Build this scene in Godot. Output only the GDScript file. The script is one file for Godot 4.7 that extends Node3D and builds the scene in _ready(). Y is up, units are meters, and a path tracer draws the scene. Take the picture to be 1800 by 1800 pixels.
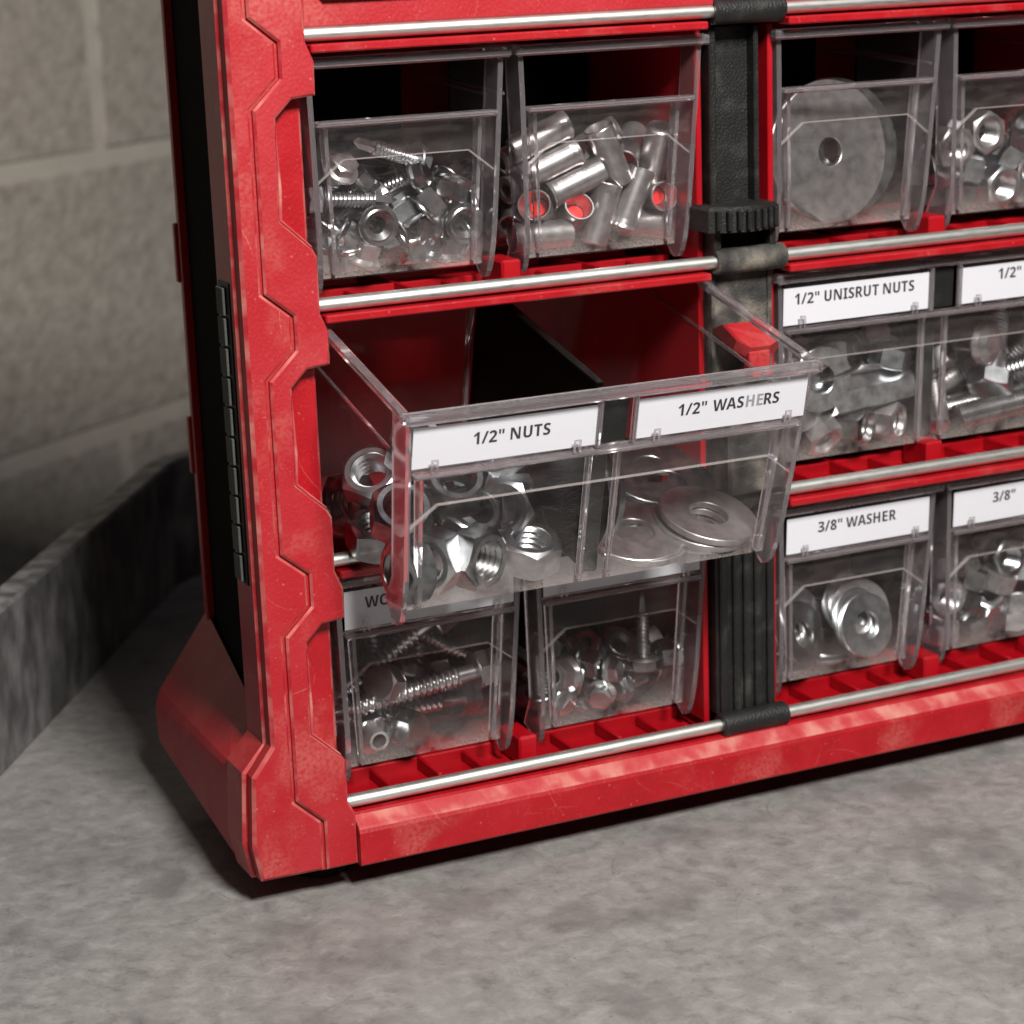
extends Node3D
# Close-up of a red small-parts rack with clear drawers on a workbench. Lengths are in millimetres and are turned into metres when a mesh is committed.

const MM := 0.001
const ROW := 85.825          # distance between two retaining rods
const BAY := 87.4            # centre of the left and right bay, from the middle of the rack
const PITCH := 75.0          # distance between two drawers of a bay
const BENCH := -32.0         # height of the bench top below the lowest rod
const HEX := 6

var mats := {}
var used_names := {}
var rng := RandomNumberGenerator.new()
var parts_mesh := {}


# ---------------------------------------------------------------- mesh building
class Shape:
	var st := SurfaceTool.new()
	var body: SurfaceTool
	var edges: SurfaceTool      # chamfers, when they wear differently
	var xf := Transform3D.IDENTITY

	func _init(turn := Transform3D.IDENTITY) -> void:
		st.begin(Mesh.PRIMITIVE_TRIANGLES)
		body = st
		xf = turn

	func wear() -> void:
		edges = SurfaceTool.new()
		edges.begin(Mesh.PRIMITIVE_TRIANGLES)

	func tri(a: Vector3, b: Vector3, c: Vector3, hint: Vector3, sg := -1, uvs := []) -> void:
		a = xf * a; b = xf * b; c = xf * c
		var flip := (a - c).cross(a - b).dot(xf.basis * hint) < 0.0
		var order := [0, 2, 1] if flip else [0, 1, 2]
		var pts := [a, b, c]
		for i in order:
			st.set_smooth_group(sg)
			st.set_uv(uvs[i] if uvs.size() else Vector2(pts[i].x, -pts[i].y) * 0.01)
			st.add_vertex(pts[i] * 0.001)

	func quad(a: Vector3, b: Vector3, c: Vector3, d: Vector3, hint: Vector3, sg := -1, uvs := []) -> void:
		tri(a, b, c, hint, sg, [uvs[0], uvs[1], uvs[2]] if uvs.size() else [])
		tri(a, c, d, hint, sg, [uvs[0], uvs[2], uvs[3]] if uvs.size() else [])

	# a closed solid from two loops of points, joined side by side; the centre tells outside from inside (convex solids)
	func loft(low: Array, high: Array, sg := -1) -> void:
		var mid := Vector3.ZERO
		for p in low + high:
			mid += p
		mid /= low.size() + high.size()
		var n := low.size()
		for i in n:
			var j := (i + 1) % n
			quad(low[i], low[j], high[j], high[i], (low[i] + low[j] + high[i] + high[j]) / 4.0 - mid, sg)
		for i in range(1, n - 1):
			tri(low[0], low[i], low[i + 1], (low[0] + low[i] + low[i + 1]) / 3.0 - mid)
			tri(high[0], high[i], high[i + 1], (high[0] + high[i] + high[i + 1]) / 3.0 - mid)

	# box between two corners with chamfered edges
	func box(lo: Vector3, hi: Vector3, bevel := 0.0) -> void:
		var c := (lo + hi) / 2.0
		var h := (hi - lo) / 2.0
		var b: float = minf(bevel, minf(h.x, minf(h.y, h.z)) * 0.6)
		if b <= 0.0:
			loft([Vector3(lo.x, lo.y, lo.z), Vector3(hi.x, lo.y, lo.z), Vector3(hi.x, lo.y, hi.z), Vector3(lo.x, lo.y, hi.z)], [Vector3(lo.x, hi.y, lo.z), Vector3(hi.x, hi.y, lo.z), Vector3(hi.x, hi.y, hi.z), Vector3(lo.x, hi.y, hi.z)])
			return
		for ax in 3:
			var u := (ax + 1) % 3
			var w := (ax + 2) % 3
			for s in [-1.0, 1.0]:
				var f := []
				for k in [[-1, -1], [1, -1], [1, 1], [-1, 1]]:
					var q := Vector3.ZERO
					q[ax] = s * h[ax]; q[u] = k[0] * (h[u] - b); q[w] = k[1] * (h[w] - b)
					f.append(c + q)
				var out := Vector3.ZERO
				out[ax] = s
				quad(f[0], f[1], f[2], f[3], out)
			for s in [-1.0, 1.0]:
				for t in [-1.0, 1.0]:
					var e := []
					for k in [[0, -1], [0, 1], [1, 1], [1, -1]]:
						var q := Vector3.ZERO
						q[u] = s * (h[u] - (b if k[0] else 0.0)); q[w] = t * (h[w] - (0.0 if k[0] else b)); q[ax] = k[1] * (h[ax] - b)
						e.append(c + q)
					var out := Vector3.ZERO
					out[u] = s; out[w] = t
					quad(e[0], e[1], e[2], e[3], out)
		for sx in [-1.0, 1.0]:
			for sy in [-1.0, 1.0]:
				for sz in [-1.0, 1.0]:
					var s := Vector3(sx, sy, sz)
					tri(c + s * Vector3(h.x, h.y - b, h.z - b), c + s * Vector3(h.x - b, h.y, h.z - b), c + s * Vector3(h.x - b, h.y - b, h.z), s)

	# a flat outline in x and y, pushed along z, with a chamfer round the front
	func prism(outline: PackedVector2Array, z0: float, z1: float, bevel := 0.0, slabs := false) -> void:
		var poly := outline
		if Geometry2D.is_polygon_clockwise(poly):
			poly = poly.duplicate()
			poly.reverse()
		# Godot calls a loop clockwise by y-down screens; make sure the area is positive with y up
		var area := 0.0
		for i in poly.size():
			area += poly[i].cross(poly[(i + 1) % poly.size()])
		if area < 0.0:
			poly.reverse()
		var n := poly.size()
		var inner := PackedVector2Array()
		for i in n:
			var a := (poly[i] - poly[(i + n - 1) % n]).normalized()
			var b := (poly[(i + 1) % n] - poly[i]).normalized()
			var na := Vector2(a.y, -a.x)
			var nb := Vector2(b.y, -b.x)
			var m := na + nb
			inner.append(poly[i] - m * (bevel / maxf(0.35, 1.0 + na.dot(nb))))
		var top := inner if bevel > 0.0 else poly
		for i in n:
			var j := (i + 1) % n
			var d := (poly[j] - poly[i]).normalized()
			var out := Vector3(d.y, -d.x, 0)
			quad(_v(poly[i], z0), _v(poly[j], z0), _v(poly[j], z1 - bevel), _v(poly[i], z1 - bevel), out)
			if bevel > 0.0:
				st = edges if edges else body
				quad(_v(poly[i], z1 - bevel), _v(poly[j], z1 - bevel), _v(inner[j], z1), _v(inner[i], z1), out + Vector3(0, 0, 1))
				st = body
		if slabs:
			for face in [[top, z1, 1.0], [poly, z0, -1.0]]:
				_slabs(face[0], face[1], face[2])
			return
		var idx := Geometry2D.triangulate_polygon(poly)
		for k in range(0, idx.size(), 3):
			tri(_v(top[idx[k]], z1), _v(top[idx[k + 1]], z1), _v(top[idx[k + 2]], z1), Vector3(0, 0, 1))
			tri(_v(poly[idx[k]], z0), _v(poly[idx[k + 1]], z0), _v(poly[idx[k + 2]], z0), Vector3(0, 0, -1))

	# a cap cut into level bands, for tall outlines that each level crosses twice
	func _slabs(poly: PackedVector2Array, z: float, out: float) -> void:
		var ys := []
		for p in poly:
			if ys.all(func(y): return absf(y - p.y) > 0.002):
				ys.append(p.y)
		ys.sort()
		for k in ys.size() - 1:
			var lo: float = ys[k]
			var hi: float = ys[k + 1]
			var mid := (lo + hi) / 2.0
			var cuts := []
			for i in poly.size():
				var p := poly[i]
				var q := poly[(i + 1) % poly.size()]
				if (p.y - mid) * (q.y - mid) < 0.0:
					cuts.append([lerpf(p.x, q.x, (mid - p.y) / (q.y - p.y)), lerpf(p.x, q.x, (lo - p.y) / (q.y - p.y)), lerpf(p.x, q.x, (hi - p.y) / (q.y - p.y))])
			cuts.sort_custom(func(m, n): return m[0] < n[0])
			for i in range(0, cuts.size() - 1, 2):
				quad(Vector3(cuts[i][1], lo, z), Vector3(cuts[i + 1][1], lo, z), Vector3(cuts[i + 1][2], hi, z), Vector3(cuts[i][2], hi, z), Vector3(0, 0, out))

	func _v(p: Vector2, z: float) -> Vector3:
		return Vector3(p.x, p.y, z)

	# rings about the y axis: each is [radius, height, hexagonal?, smooth?]; a hexagonal ring's radius is half its width across flats
	func rings(list: Array, seg := 24, closed := true) -> void:
		var g := 1
		for k in list.size() - (0 if closed else 1):
			var a: Array = list[k]
			var b: Array = list[(k + 1) % list.size()]
			g += 1
			for i in seg:
				var p := [_ring(a, i, seg), _ring(a, i + 1, seg), _ring(b, i + 1, seg), _ring(b, i, seg)]
				var t := TAU * (i + 0.5) / seg
				var run := Vector2(b[0] - a[0], b[1] - a[1])
				var hint := Vector3(cos(t) * run.y, -run.x, sin(t) * run.y)
				quad(p[0], p[1], p[2], p[3], hint, -1 if (a[2] and b[2]) else g)

	func _ring(r: Array, i: int, seg: int) -> Vector3:
		var t := TAU * (i % seg) / seg
		var rad: float = r[0]
		var y: float = r[1]
		if r[2]:
			var w := fposmod(t, PI / 3.0) - PI / 6.0
			rad = r[0] / cos(w)
			if r.size() > 3:
				y += r[3] * (rad / r[0] - 1.0)
		return Vector3(cos(t) * rad, y, sin(t) * rad)

	# a real helix: the radius follows the thread along the height and round the axis
	func thread(r: float, depth: float, pitch: float, y0: float, y1: float, seg := 14, taper := 0.0) -> void:
		var steps := int(absf(y1 - y0) / (pitch / 5.0))
		for k in steps:
			for i in seg:
				var p := []
				for c in [[0, 0], [1, 0], [1, 1], [0, 1]]:
					var y: float = lerpf(y0, y1, float(k + c[1]) / steps)
					var t: float = TAU * (i + c[0]) / seg
					var ph: float = fposmod(y / pitch - t / TAU, 1.0)
					var q: float = r - depth * smoothstep(0.0, 1.0, absf(ph * 2.0 - 1.0)) if taper <= 0.0 else (r - depth * (0.0 if absf(ph - 0.5) < 0.16 else 1.0))
					if taper > 0.0:
						q *= clampf(absf(y - y1) / taper + 0.08, 0.0, 1.0)
					p.append(Vector3(cos(t) * q, y, sin(t) * q))
				var tt := TAU * (i + 0.5) / seg
				quad(p[0], p[1], p[2], p[3], Vector3(cos(tt), 0, sin(tt)), 90)

	func mesh(m: Material, worn: Material = null) -> ArrayMesh:
		body.generate_normals()
		body.set_material(m)
		var out := body.commit()
		if edges:
			edges.generate_normals()
			edges.set_material(worn)
			out = edges.commit(out)
		return out


func numbered(parent: Node, called: String) -> String:
	var key := str(parent.get_instance_id()) + called
	var n: int = used_names.get(key, 0)
	used_names[key] = n + 1
	return called if n == 0 else "%s_%03d" % [called, n]


func put(called: String, mesh: Mesh, parent: Node = self) -> MeshInstance3D:
	var o := MeshInstance3D.new()
	o.mesh = mesh
	o.name = numbered(parent, called)
	parent.add_child(o, true)
	return o


func build(called: String, s: Shape, m: String, parent: Node = self) -> MeshInstance3D:
	return put(called, s.mesh(mats[m], mats["red_edge"]), parent)


func thing(called: String, label: String, category: String, group := "") -> Node3D:
	var o := Node3D.new()
	o.name = numbered(self, called)
	add_child(o, true)
	tag(o, label, category, group)
	return o


func tag(o: Node, label: String, category: String, group := "") -> void:
	o.set_meta("label", label)
	o.set_meta("category", category)
	if group:
		o.set_meta("group", group)


func block(called: String, lo: Vector3, hi: Vector3, m: String, parent: Node, bevel := 0.4) -> MeshInstance3D:
	var s := Shape.new()
	s.box(lo, hi, bevel)
	return build(called, s, m, parent)


# ---------------------------------------------------------------- materials
func noise_tex(seed_value: int, frequency: float, octaves: int, stops: Array, size := 512, kind := FastNoiseLite.TYPE_SIMPLEX_SMOOTH, warp := 0.0) -> NoiseTexture2D:
	var n := FastNoiseLite.new()
	n.seed = seed_value
	n.noise_type = kind
	n.frequency = frequency
	n.fractal_octaves = octaves
	if octaves < 2:
		n.fractal_type = FastNoiseLite.FRACTAL_NONE
	if warp > 0.0:
		n.domain_warp_enabled = true
		n.domain_warp_amplitude = warp
		n.domain_warp_frequency = frequency * 0.8
	var t := NoiseTexture2D.new()
	t.width = size
	t.height = size
	t.seamless = true
	t.noise = n
	if stops.size():
		var g := Gradient.new()
		var off := PackedFloat32Array()
		var col := PackedColorArray()
		for s in stops:
			off.append(s[0])
			col.append(s[1])
		g.offsets = off
		g.colors = col
		t.color_ramp = g
	return t


func grain(seed_value: int, frequency: float, strength: float) -> NoiseTexture2D:
	var t := noise_tex(seed_value, frequency, 2, [], 512)
	t.as_normal_map = true
	t.bump_strength = strength
	return t


func tri_mat(called: String, tex: Texture2D, rough: float, scale: float, normal: Texture2D = null, normal_scale := 0.3) -> StandardMaterial3D:
	var m := StandardMaterial3D.new()
	m.resource_name = called
	m.albedo_texture = tex
	m.roughness = rough
	m.uv1_triplanar = true
	m.uv1_world_triplanar = true
	m.uv1_scale = Vector3.ONE * scale
	if normal:
		m.normal_enabled = true
		m.normal_texture = normal
		m.normal_scale = normal_scale
	mats[called] = m
	return m


func lin(c: Color) -> Color:
	return c


func make_materials() -> void:
	var fine := grain(5, 0.30, 2.0)
	var clean := Color(0.61, 0.02, 0.075)
	var dusty := Color(0.67, 0.23, 0.24)
	var pale := Color(0.74, 0.49, 0.44)
	tri_mat("red", noise_tex(11, 0.012, 6, [[0.0, clean.darkened(0.06)], [0.5, clean], [0.65, clean.lerp(dusty, 0.10)], [0.9, clean.lerp(dusty, 0.28)]], 1024), 0.42, 4.0, fine, 0.08)
	tri_mat("red_dusty", noise_tex(12, 0.007, 8, [[0.15, clean.lerp(dusty, 0.06)], [0.42, clean.lerp(dusty, 0.18)], [0.58, clean.lerp(dusty, 0.28)], [0.85, clean.lerp(dusty, 0.48)]], 1024), 0.55, 4.0, fine, 0.10)
	tri_mat("red_clean", noise_tex(13, 0.012, 4, [[0.0, clean.darkened(0.1)], [0.6, clean], [1.0, clean.lerp(dusty, 0.3)]], 512), 0.38, 5.0, fine, 0.08)
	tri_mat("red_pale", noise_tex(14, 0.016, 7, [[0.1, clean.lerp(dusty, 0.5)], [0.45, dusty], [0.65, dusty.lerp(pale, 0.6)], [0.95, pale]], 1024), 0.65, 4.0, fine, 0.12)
	# scuffs, scratches and specks of pale dust over the worn plastic
	var patches := ImageTexture.create_from_image(scuff_image(1024, 61, 480, 7000, 0.24, 0.6))
	for called in ["red", "red_dusty", "red_pale"]:
		var m: StandardMaterial3D = mats[called]
		m.detail_enabled = true
		m.detail_blend_mode = BaseMaterial3D.BLEND_MODE_MIX
		m.detail_albedo = noise_tex(16, 0.25, 3, [[0.2, dusty], [0.5, pale], [0.8, pale.lightened(0.1)]], 512)
		m.detail_mask = patches
	tri_mat("red_edge", noise_tex(17, 0.03, 5, [[0.1, clean.lerp(dusty, 0.2)], [0.45, clean.lerp(dusty, 0.75)], [0.7, dusty.lerp(pale, 0.7)]], 512), 0.6, 5.0)
	var soot := Color(0.10, 0.10, 0.10)
	var dust := Color(0.52, 0.49, 0.44)
	tri_mat("black", noise_tex(21, 0.02, 5, [[0.0, Color(0.045, 0.045, 0.045)], [0.6, Color(0.085, 0.085, 0.085)], [0.9, soot.lerp(dust, 0.25)]], 512), 0.5, 6.0, fine, 0.3)
	tri_mat("black_dusty", noise_tex(22, 0.022, 6, [[0.1, soot], [0.4, soot.lerp(dust, 0.28)], [0.55, soot.lerp(dust, 0.5)], [0.8, soot.lerp(dust, 0.85)]], 512), 0.75, 6.0, fine, 0.5)
	tri_mat("black_clean", noise_tex(23, 0.02, 3, [[0.0, Color(0.02, 0.018, 0.018)], [1.0, Color(0.035, 0.03, 0.03)]], 256), 0.35, 6.0, fine, 0.15)
	(mats["black_clean"] as StandardMaterial3D).metallic_specular = 0.2
	var matt := tri_mat("black_matt", noise_tex(25, 0.02, 3, [[0.0, Color(0.03, 0.028, 0.028)], [1.0, Color(0.05, 0.045, 0.045)]], 256), 0.95, 6.0, fine, 0.3)
	matt.metallic_specular = 0.15
	tri_mat("grip_rubber", noise_tex(24, 0.02, 3, [[0.0, Color(0.22, 0.23, 0.22)], [1.0, Color(0.30, 0.31, 0.30)]], 256), 0.8, 6.0, fine, 0.3)
	# bench laminate with a cloudy, veined print
	var lam := tri_mat("laminate", noise_tex(31, 0.028, 8, [[0.05, Color(0.40, 0.39, 0.38)], [0.35, Color(0.49, 0.48, 0.47)], [0.6, Color(0.53, 0.52, 0.51)], [0.95, Color(0.60, 0.59, 0.58)]], 1024, FastNoiseLite.TYPE_SIMPLEX_SMOOTH, 30.0), 0.5, 2.7, grain(6, 0.3, 2.0), 0.08)
	((lam.albedo_texture as NoiseTexture2D).noise as FastNoiseLite).fractal_gain = 0.72
	lam.detail_enabled = true
	lam.detail_blend_mode = BaseMaterial3D.BLEND_MODE_MIX
	var veins := noise_tex(32, 0.006, 6, [[0.0, Color(0.27, 0.262, 0.257)], [0.5, Color(0.34, 0.33, 0.325)], [1.0, Color(0.40, 0.39, 0.385)]], 512)
	lam.detail_albedo = veins
	lam.detail_mask = ImageTexture.create_from_image(scuff_image(1024, 62, 520, 9000, 0.55, 0.8))
	var ups := tri_mat("laminate_upright", noise_tex(34, 0.010, 7, [[0.15, Color(0.21, 0.207, 0.21)], [0.42, Color(0.32, 0.316, 0.32)], [0.58, Color(0.41, 0.405, 0.407)], [0.85, Color(0.52, 0.515, 0.515)]], 1024, FastNoiseLite.TYPE_SIMPLEX_SMOOTH, 34.0), 0.45, 3.0)
	ups.uv1_scale = Vector3(6.0, 2.4, 6.0)
	tri_mat("masonry", noise_tex(41, 0.03, 5, [[0.0, Color(0.53, 0.495, 0.46)], [0.4, Color(0.645, 0.613, 0.575)], [0.6, Color(0.67, 0.638, 0.60)], [1.0, Color(0.745, 0.715, 0.68)]], 1024), 0.95, 2.0, grain(8, 0.10, 3.0), 0.35)
	tri_mat("mortar", noise_tex(42, 0.03, 4, [[0.0, Color(0.705, 0.675, 0.63)], [1.0, Color(0.77, 0.74, 0.695)]], 256), 0.95, 4.0)
	# bright zinc
	var z := tri_mat("zinc", noise_tex(51, 0.03, 4, [[0.1, Color(0.62, 0.63, 0.64)], [0.5, Color(0.79, 0.80, 0.81)], [0.9, Color(0.91, 0.92, 0.93)]], 256), 0.31, 20.0)
	z.metallic = 1.0
	var z2 := tri_mat("zinc_dull", noise_tex(52, 0.03, 5, [[0.0, Color(0.56, 0.545, 0.545)], [0.5, Color(0.70, 0.685, 0.685)], [1.0, Color(0.80, 0.785, 0.785)]], 256), 0.34, 20.0)
	z2.metallic = 0.9
	var z3 := tri_mat("zinc_dark", noise_tex(54, 0.03, 5, [[0.1, Color(0.40, 0.40, 0.41)], [0.5, Color(0.58, 0.585, 0.59)], [0.9, Color(0.72, 0.725, 0.73)]], 256), 0.27, 20.0)
	z3.metallic = 1.0
	var st := tri_mat("rod_steel", noise_tex(53, 0.05, 5, [[0.0, Color(0.70, 0.70, 0.69)], [0.4, Color(0.88, 0.88, 0.86)], [1.0, Color(0.94, 0.94, 0.92)]], 512), 0.44, 8.0)
	st.metallic = 1.0
	st.uv1_scale = Vector3(4, 30, 30)
	# clear polycarbonate: thin walls, and solid glass-like edges that bend the light
	var pane := StandardMaterial3D.new()
	pane.resource_name = "clear_wall"
	pane.transparency = BaseMaterial3D.TRANSPARENCY_ALPHA
	pane.albedo_color = Color(0.80, 0.77, 0.78, 0.008)
	pane.roughness = 0.05
	pane.metallic_specular = 0.17
	mats["clear_wall"] = pane
	var solid := StandardMaterial3D.new()
	solid.resource_name = "clear_edge"
	solid.refraction_enabled = true
	solid.refraction_scale = 0.05
	solid.transparency = BaseMaterial3D.TRANSPARENCY_ALPHA
	solid.albedo_color = Color(0.90, 0.87, 0.885, 0.09)
	solid.roughness = 0.05
	mats["clear_edge"] = solid
	var line := StandardMaterial3D.new()
	line.resource_name = "clear_line"
	line.transparency = BaseMaterial3D.TRANSPARENCY_ALPHA
	line.albedo_color = Color(0.85, 0.82, 0.81, 0.16)
	line.roughness = 0.2
	mats["clear_line"] = line
	var paper := StandardMaterial3D.new()
	paper.resource_name = "paper"
	paper.albedo_color = Color(0.80, 0.80, 0.825)
	paper.roughness = 0.7
	mats["paper"] = paper
	var ink := StandardMaterial3D.new()
	ink.resource_name = "ink"
	ink.albedo_color = Color(0.13, 0.13, 0.14)
	ink.roughness = 0.7
	mats["ink"] = ink
	var faded := StandardMaterial3D.new()
	faded.resource_name = "faded_ink"
	faded.albedo_color = Color(0.52, 0.52, 0.54)
	faded.roughness = 0.7
	mats["faded_ink"] = faded
	var rub := StandardMaterial3D.new()
	rub.resource_name = "rubber"
	rub.albedo_color = Color(0.1, 0.1, 0.1)
	rub.roughness = 0.9
	mats["rubber"] = rub
	var rp := StandardMaterial3D.new()
	rp.resource_name = "red_plug"
	rp.albedo_color = Color(0.85, 0.05, 0.06)
	rp.roughness = 0.4
	mats["red_plug"] = rp
	mats["dust_film"] = film_mat("dust_film", dust_image(1024, 512, 0.02, 0.55))
	mats["scuff_film"] = film_mat("scuff_film", dust_image(1024, 512, 0.03, 0.05))


# wear as a tileable mask: faint smears, curved scratches, and specks of many sizes
func scuff_image(side: int, seed_value: int, scratches: int, specks: int, smear: float, strength: float) -> Image:
	var img := Image.create(side, side, false, Image.FORMAT_L8)
	var r := RandomNumberGenerator.new()
	r.seed = seed_value
	var amount := PackedFloat32Array()
	amount.resize(side * side)
	var n := noise_tex(seed_value, 0.006, 6, [], side, FastNoiseLite.TYPE_SIMPLEX_SMOOTH, 60.0)
	var cloud: Image = (n.noise as FastNoiseLite).get_seamless_image(side, side)
	for y in side:
		for x in side:
			amount[y * side + x] = smear * smoothstep(0.5, 0.95, cloud.get_pixel(x, y).r)
	for k in scratches:
		var p := Vector2(r.randf() * side, r.randf() * side)
		var d := Vector2.from_angle(r.randf() * TAU)
		var bend := r.randf_range(-0.02, 0.02)
		var power := r.randf_range(0.1, 1.0) * r.randf() * strength
		var long := int(r.randf_range(8, 110) * r.randf())
		for i in long:
			p += d
			d = d.rotated(bend)
			var at := posmod(int(p.y), side) * side + posmod(int(p.x), side)
			amount[at] = maxf(amount[at], power * sin(PI * (i + 0.5) / long))
	for k in specks:
		var px := r.randi() % side
		var py := r.randi() % side
		var power := r.randf() * strength
		amount[py * side + px] = maxf(amount[py * side + px], power)
		if r.randf() < 0.12:
			for o in [[1, 0], [0, 1], [1, 1], [2, 1], [1, 2]]:
				var at: int = posmod(py + o[1], side) * side + posmod(px + o[0], side)
				amount[at] = maxf(amount[at], power * 0.8)
	for y in side:
		for x in side:
			var v := clampf(amount[y * side + x], 0.0, 1.0)
			img.set_pixel(x, y, Color(v, v, v))
	return img


func film_mat(called: String, img: Image) -> StandardMaterial3D:
	var m := StandardMaterial3D.new()
	m.resource_name = called
	m.transparency = BaseMaterial3D.TRANSPARENCY_ALPHA
	m.albedo_texture = ImageTexture.create_from_image(img)
	m.roughness = 0.8
	return m


# grime on clear plastic: cloudy patches, specks and hairline scratches, thickest where dirt settles at the lower edge
func dust_image(w: int, h: int, base: float, low: float) -> Image:
	var img := Image.create(w, h, true, Image.FORMAT_RGBA8)
	var a := FastNoiseLite.new()
	a.seed = 71
	a.frequency = 0.007
	a.fractal_octaves = 5
	var b := FastNoiseLite.new()
	b.seed = 72
	b.frequency = 0.35
	var r := RandomNumberGenerator.new()
	r.seed = 7
	var amount := PackedFloat32Array()
	amount.resize(w * h)
	for y in h:
		var f := float(y) / h
		var rise := (pow(f, 9.0) + 0.12 * pow(f, 3.0)) * low
		for x in w:
			var c := a.get_noise_2d(x, y) * 0.5 + 0.5
			var s := b.get_noise_2d(x, y)
			var grit := clampf(0.55 + 1.1 * s + 0.5 * b.get_noise_2d(x * 0.31 + 90.0, y * 0.31), 0.05, 1.8)
			amount[y * w + x] = base * smoothstep(0.25, 0.8, c) + rise * grit * smoothstep(0.22, 0.62, c + f * 0.12) + (0.16 if s > 0.5 else 0.0) * (0.3 + f)
	for k in 260:
		var p := Vector2(r.randf() * w, r.randf() * h)
		var d := Vector2.from_angle(r.randf_range(-0.9, 0.5) + (1.9 if k % 5 == 0 else 0.0))
		var bend := r.randf_range(-0.012, 0.012)
		var power := r.randf_range(0.02, 0.13)
		for i in int(r.randf_range(15, 90)):
			p += d
			d = d.rotated(bend)
			var at := int(p.y) * w + int(p.x)
			if p.x >= 0 and p.x < w and p.y >= 0 and p.y < h:
				amount[at] += power
	for y in h:
		for x in w:
			img.set_pixel(x, y, Color(0.72, 0.68, 0.66, clampf(amount[y * w + x], 0.0, 0.85)))
	return img


# ---------------------------------------------------------------- the rack
func mirrored(poly: PackedVector2Array, side: float) -> PackedVector2Array:
	var out := PackedVector2Array()
	for p in poly:
		out.append(Vector2(p.x * -side, p.y))
	return out


# side -1 is the left post, which the outlines are written for
func side_post(rack: Node3D, side: float) -> void:
	var top := 349.0
	# body: rounded outer corner, flared into the foot
	var s := Shape.new()
	s.wear()
	s.prism(mirrored(PackedVector2Array([Vector2(-189.5, 26), Vector2(-197.5, 17), Vector2(-199.0, -8), Vector2(-196.5, -21), Vector2(-160.9, -21), Vector2(-160.9, -3), Vector2(-163.4, 0), Vector2(-163.4, top), Vector2(-189.5, top)]), side), -17.0, -0.4, 1.0)
	var post := build("side_post", s, "red", rack)
	# outer strip, bounded by the zigzag groove
	var zig := [Vector2(-181.9, -21 + 0.0)]
	zig = [Vector2(-172.1, -21), Vector2(-172.1, -3), Vector2(-181.7, 6)]
	for r in [1, 2, 3]:
		var y: float = r * ROW
		zig.append_array([Vector2(-181.7, y - 22), Vector2(-172.2, y - 12.8), Vector2(-172.2, y - 1.6), Vector2(-181.7, y + 6.2)])
	zig.append(Vector2(-181.7, top - 1.0))
	var strip := PackedVector2Array()
	for p in zig:
		strip.append(p + Vector2(-0.3, 0))
	strip.append_array([Vector2(-188.6, top - 1.0), Vector2(-188.6, 26.5), Vector2(-196.0, 16.8), Vector2(-197.4, -8), Vector2(-195.0, -20.6)])
	s = Shape.new()
	s.wear()
	s.prism(mirrored(strip, side), -0.6, 5.4, 1.2, true)
	var worn := s.edges
	s.edges = null
	var floor_line := PackedVector2Array()
	for p in zig:
		floor_line.append(p + Vector2(-1.6, 0))
	for i in zig.size():
		floor_line.append(zig[zig.size() - 1 - i] + Vector2(1.6, 0))
	s.prism(mirrored(floor_line, side), 3.4, 4.5, 0.0, true)
	s.edges = worn
	build("edge_strip", s, "red_dusty", post)
	# raised panel on the inner side, notched between the rods
	var pan := PackedVector2Array()
	for p in zig:
		pan.append(p + Vector2(0.2, 0))
	pan[0].y = -20.6
	pan.append_array([Vector2(-163.6, top - 1.0)])
	for r in [3, 2, 1]:
		var y: float = r * ROW
		pan.append_array([Vector2(-163.0, y + 16.5), Vector2(-163.0, y - 2), Vector2(-160.4, y - 8.2), Vector2(-160.6, y - 18.6), Vector2(-168.6, y - 19.4), Vector2(-174.2, y - 25.0), Vector2(-174.7, y - ROW + 29.0), Vector2(-164.6, y - ROW + 19.6)])
	pan.append_array([Vector2(-163.0, 17.2), Vector2(-163.0, 2.6), Vector2(-160.6, -2.4), Vector2(-160.6, -20.6)])
	s = Shape.new()
	s.wear()
	s.prism(mirrored(pan, side), -0.6, 6.4, 0.8, true)
	build("raised_panel", s, "red_dusty", post)
	# worn, dusty edges along the notches; pale tone also paints the light they catch
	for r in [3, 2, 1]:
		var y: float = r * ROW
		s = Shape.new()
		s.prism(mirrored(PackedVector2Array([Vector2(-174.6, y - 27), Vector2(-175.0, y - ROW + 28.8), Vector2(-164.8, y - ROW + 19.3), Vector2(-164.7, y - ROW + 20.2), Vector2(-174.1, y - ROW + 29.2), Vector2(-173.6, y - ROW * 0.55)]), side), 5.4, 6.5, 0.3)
		build("worn_lit_edge", s, "red_pale", post)
	# grip strip let into the outer side
	var gx := 190.3 * side
	var x0 := minf(gx, 187.0 * side)
	block("grip_backing", Vector3(minf(189.9 * side, 187.0 * side), 80, -15.4), Vector3(maxf(189.9 * side, 187.0 * side), 181, -4.2), "black_clean", post)
	for i in 10:
		var y := 81.0 + i * 9.9
		block("grip_pad", Vector3(minf(gx * 1.004, x0), y, -14.4), Vector3(maxf(gx * 1.004, x0 + 0.1), y + 9.0, -7.6), "grip_rubber", post, 0.8)
	# slot in the lower outer corner
	block("slot", Vector3(minf(197.9 * side, 190.0 * side), -7, -8.6), Vector3(maxf(197.9 * side, 190.0 * side), 8, -6.0), "black_clean", post, 0.2)


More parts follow.
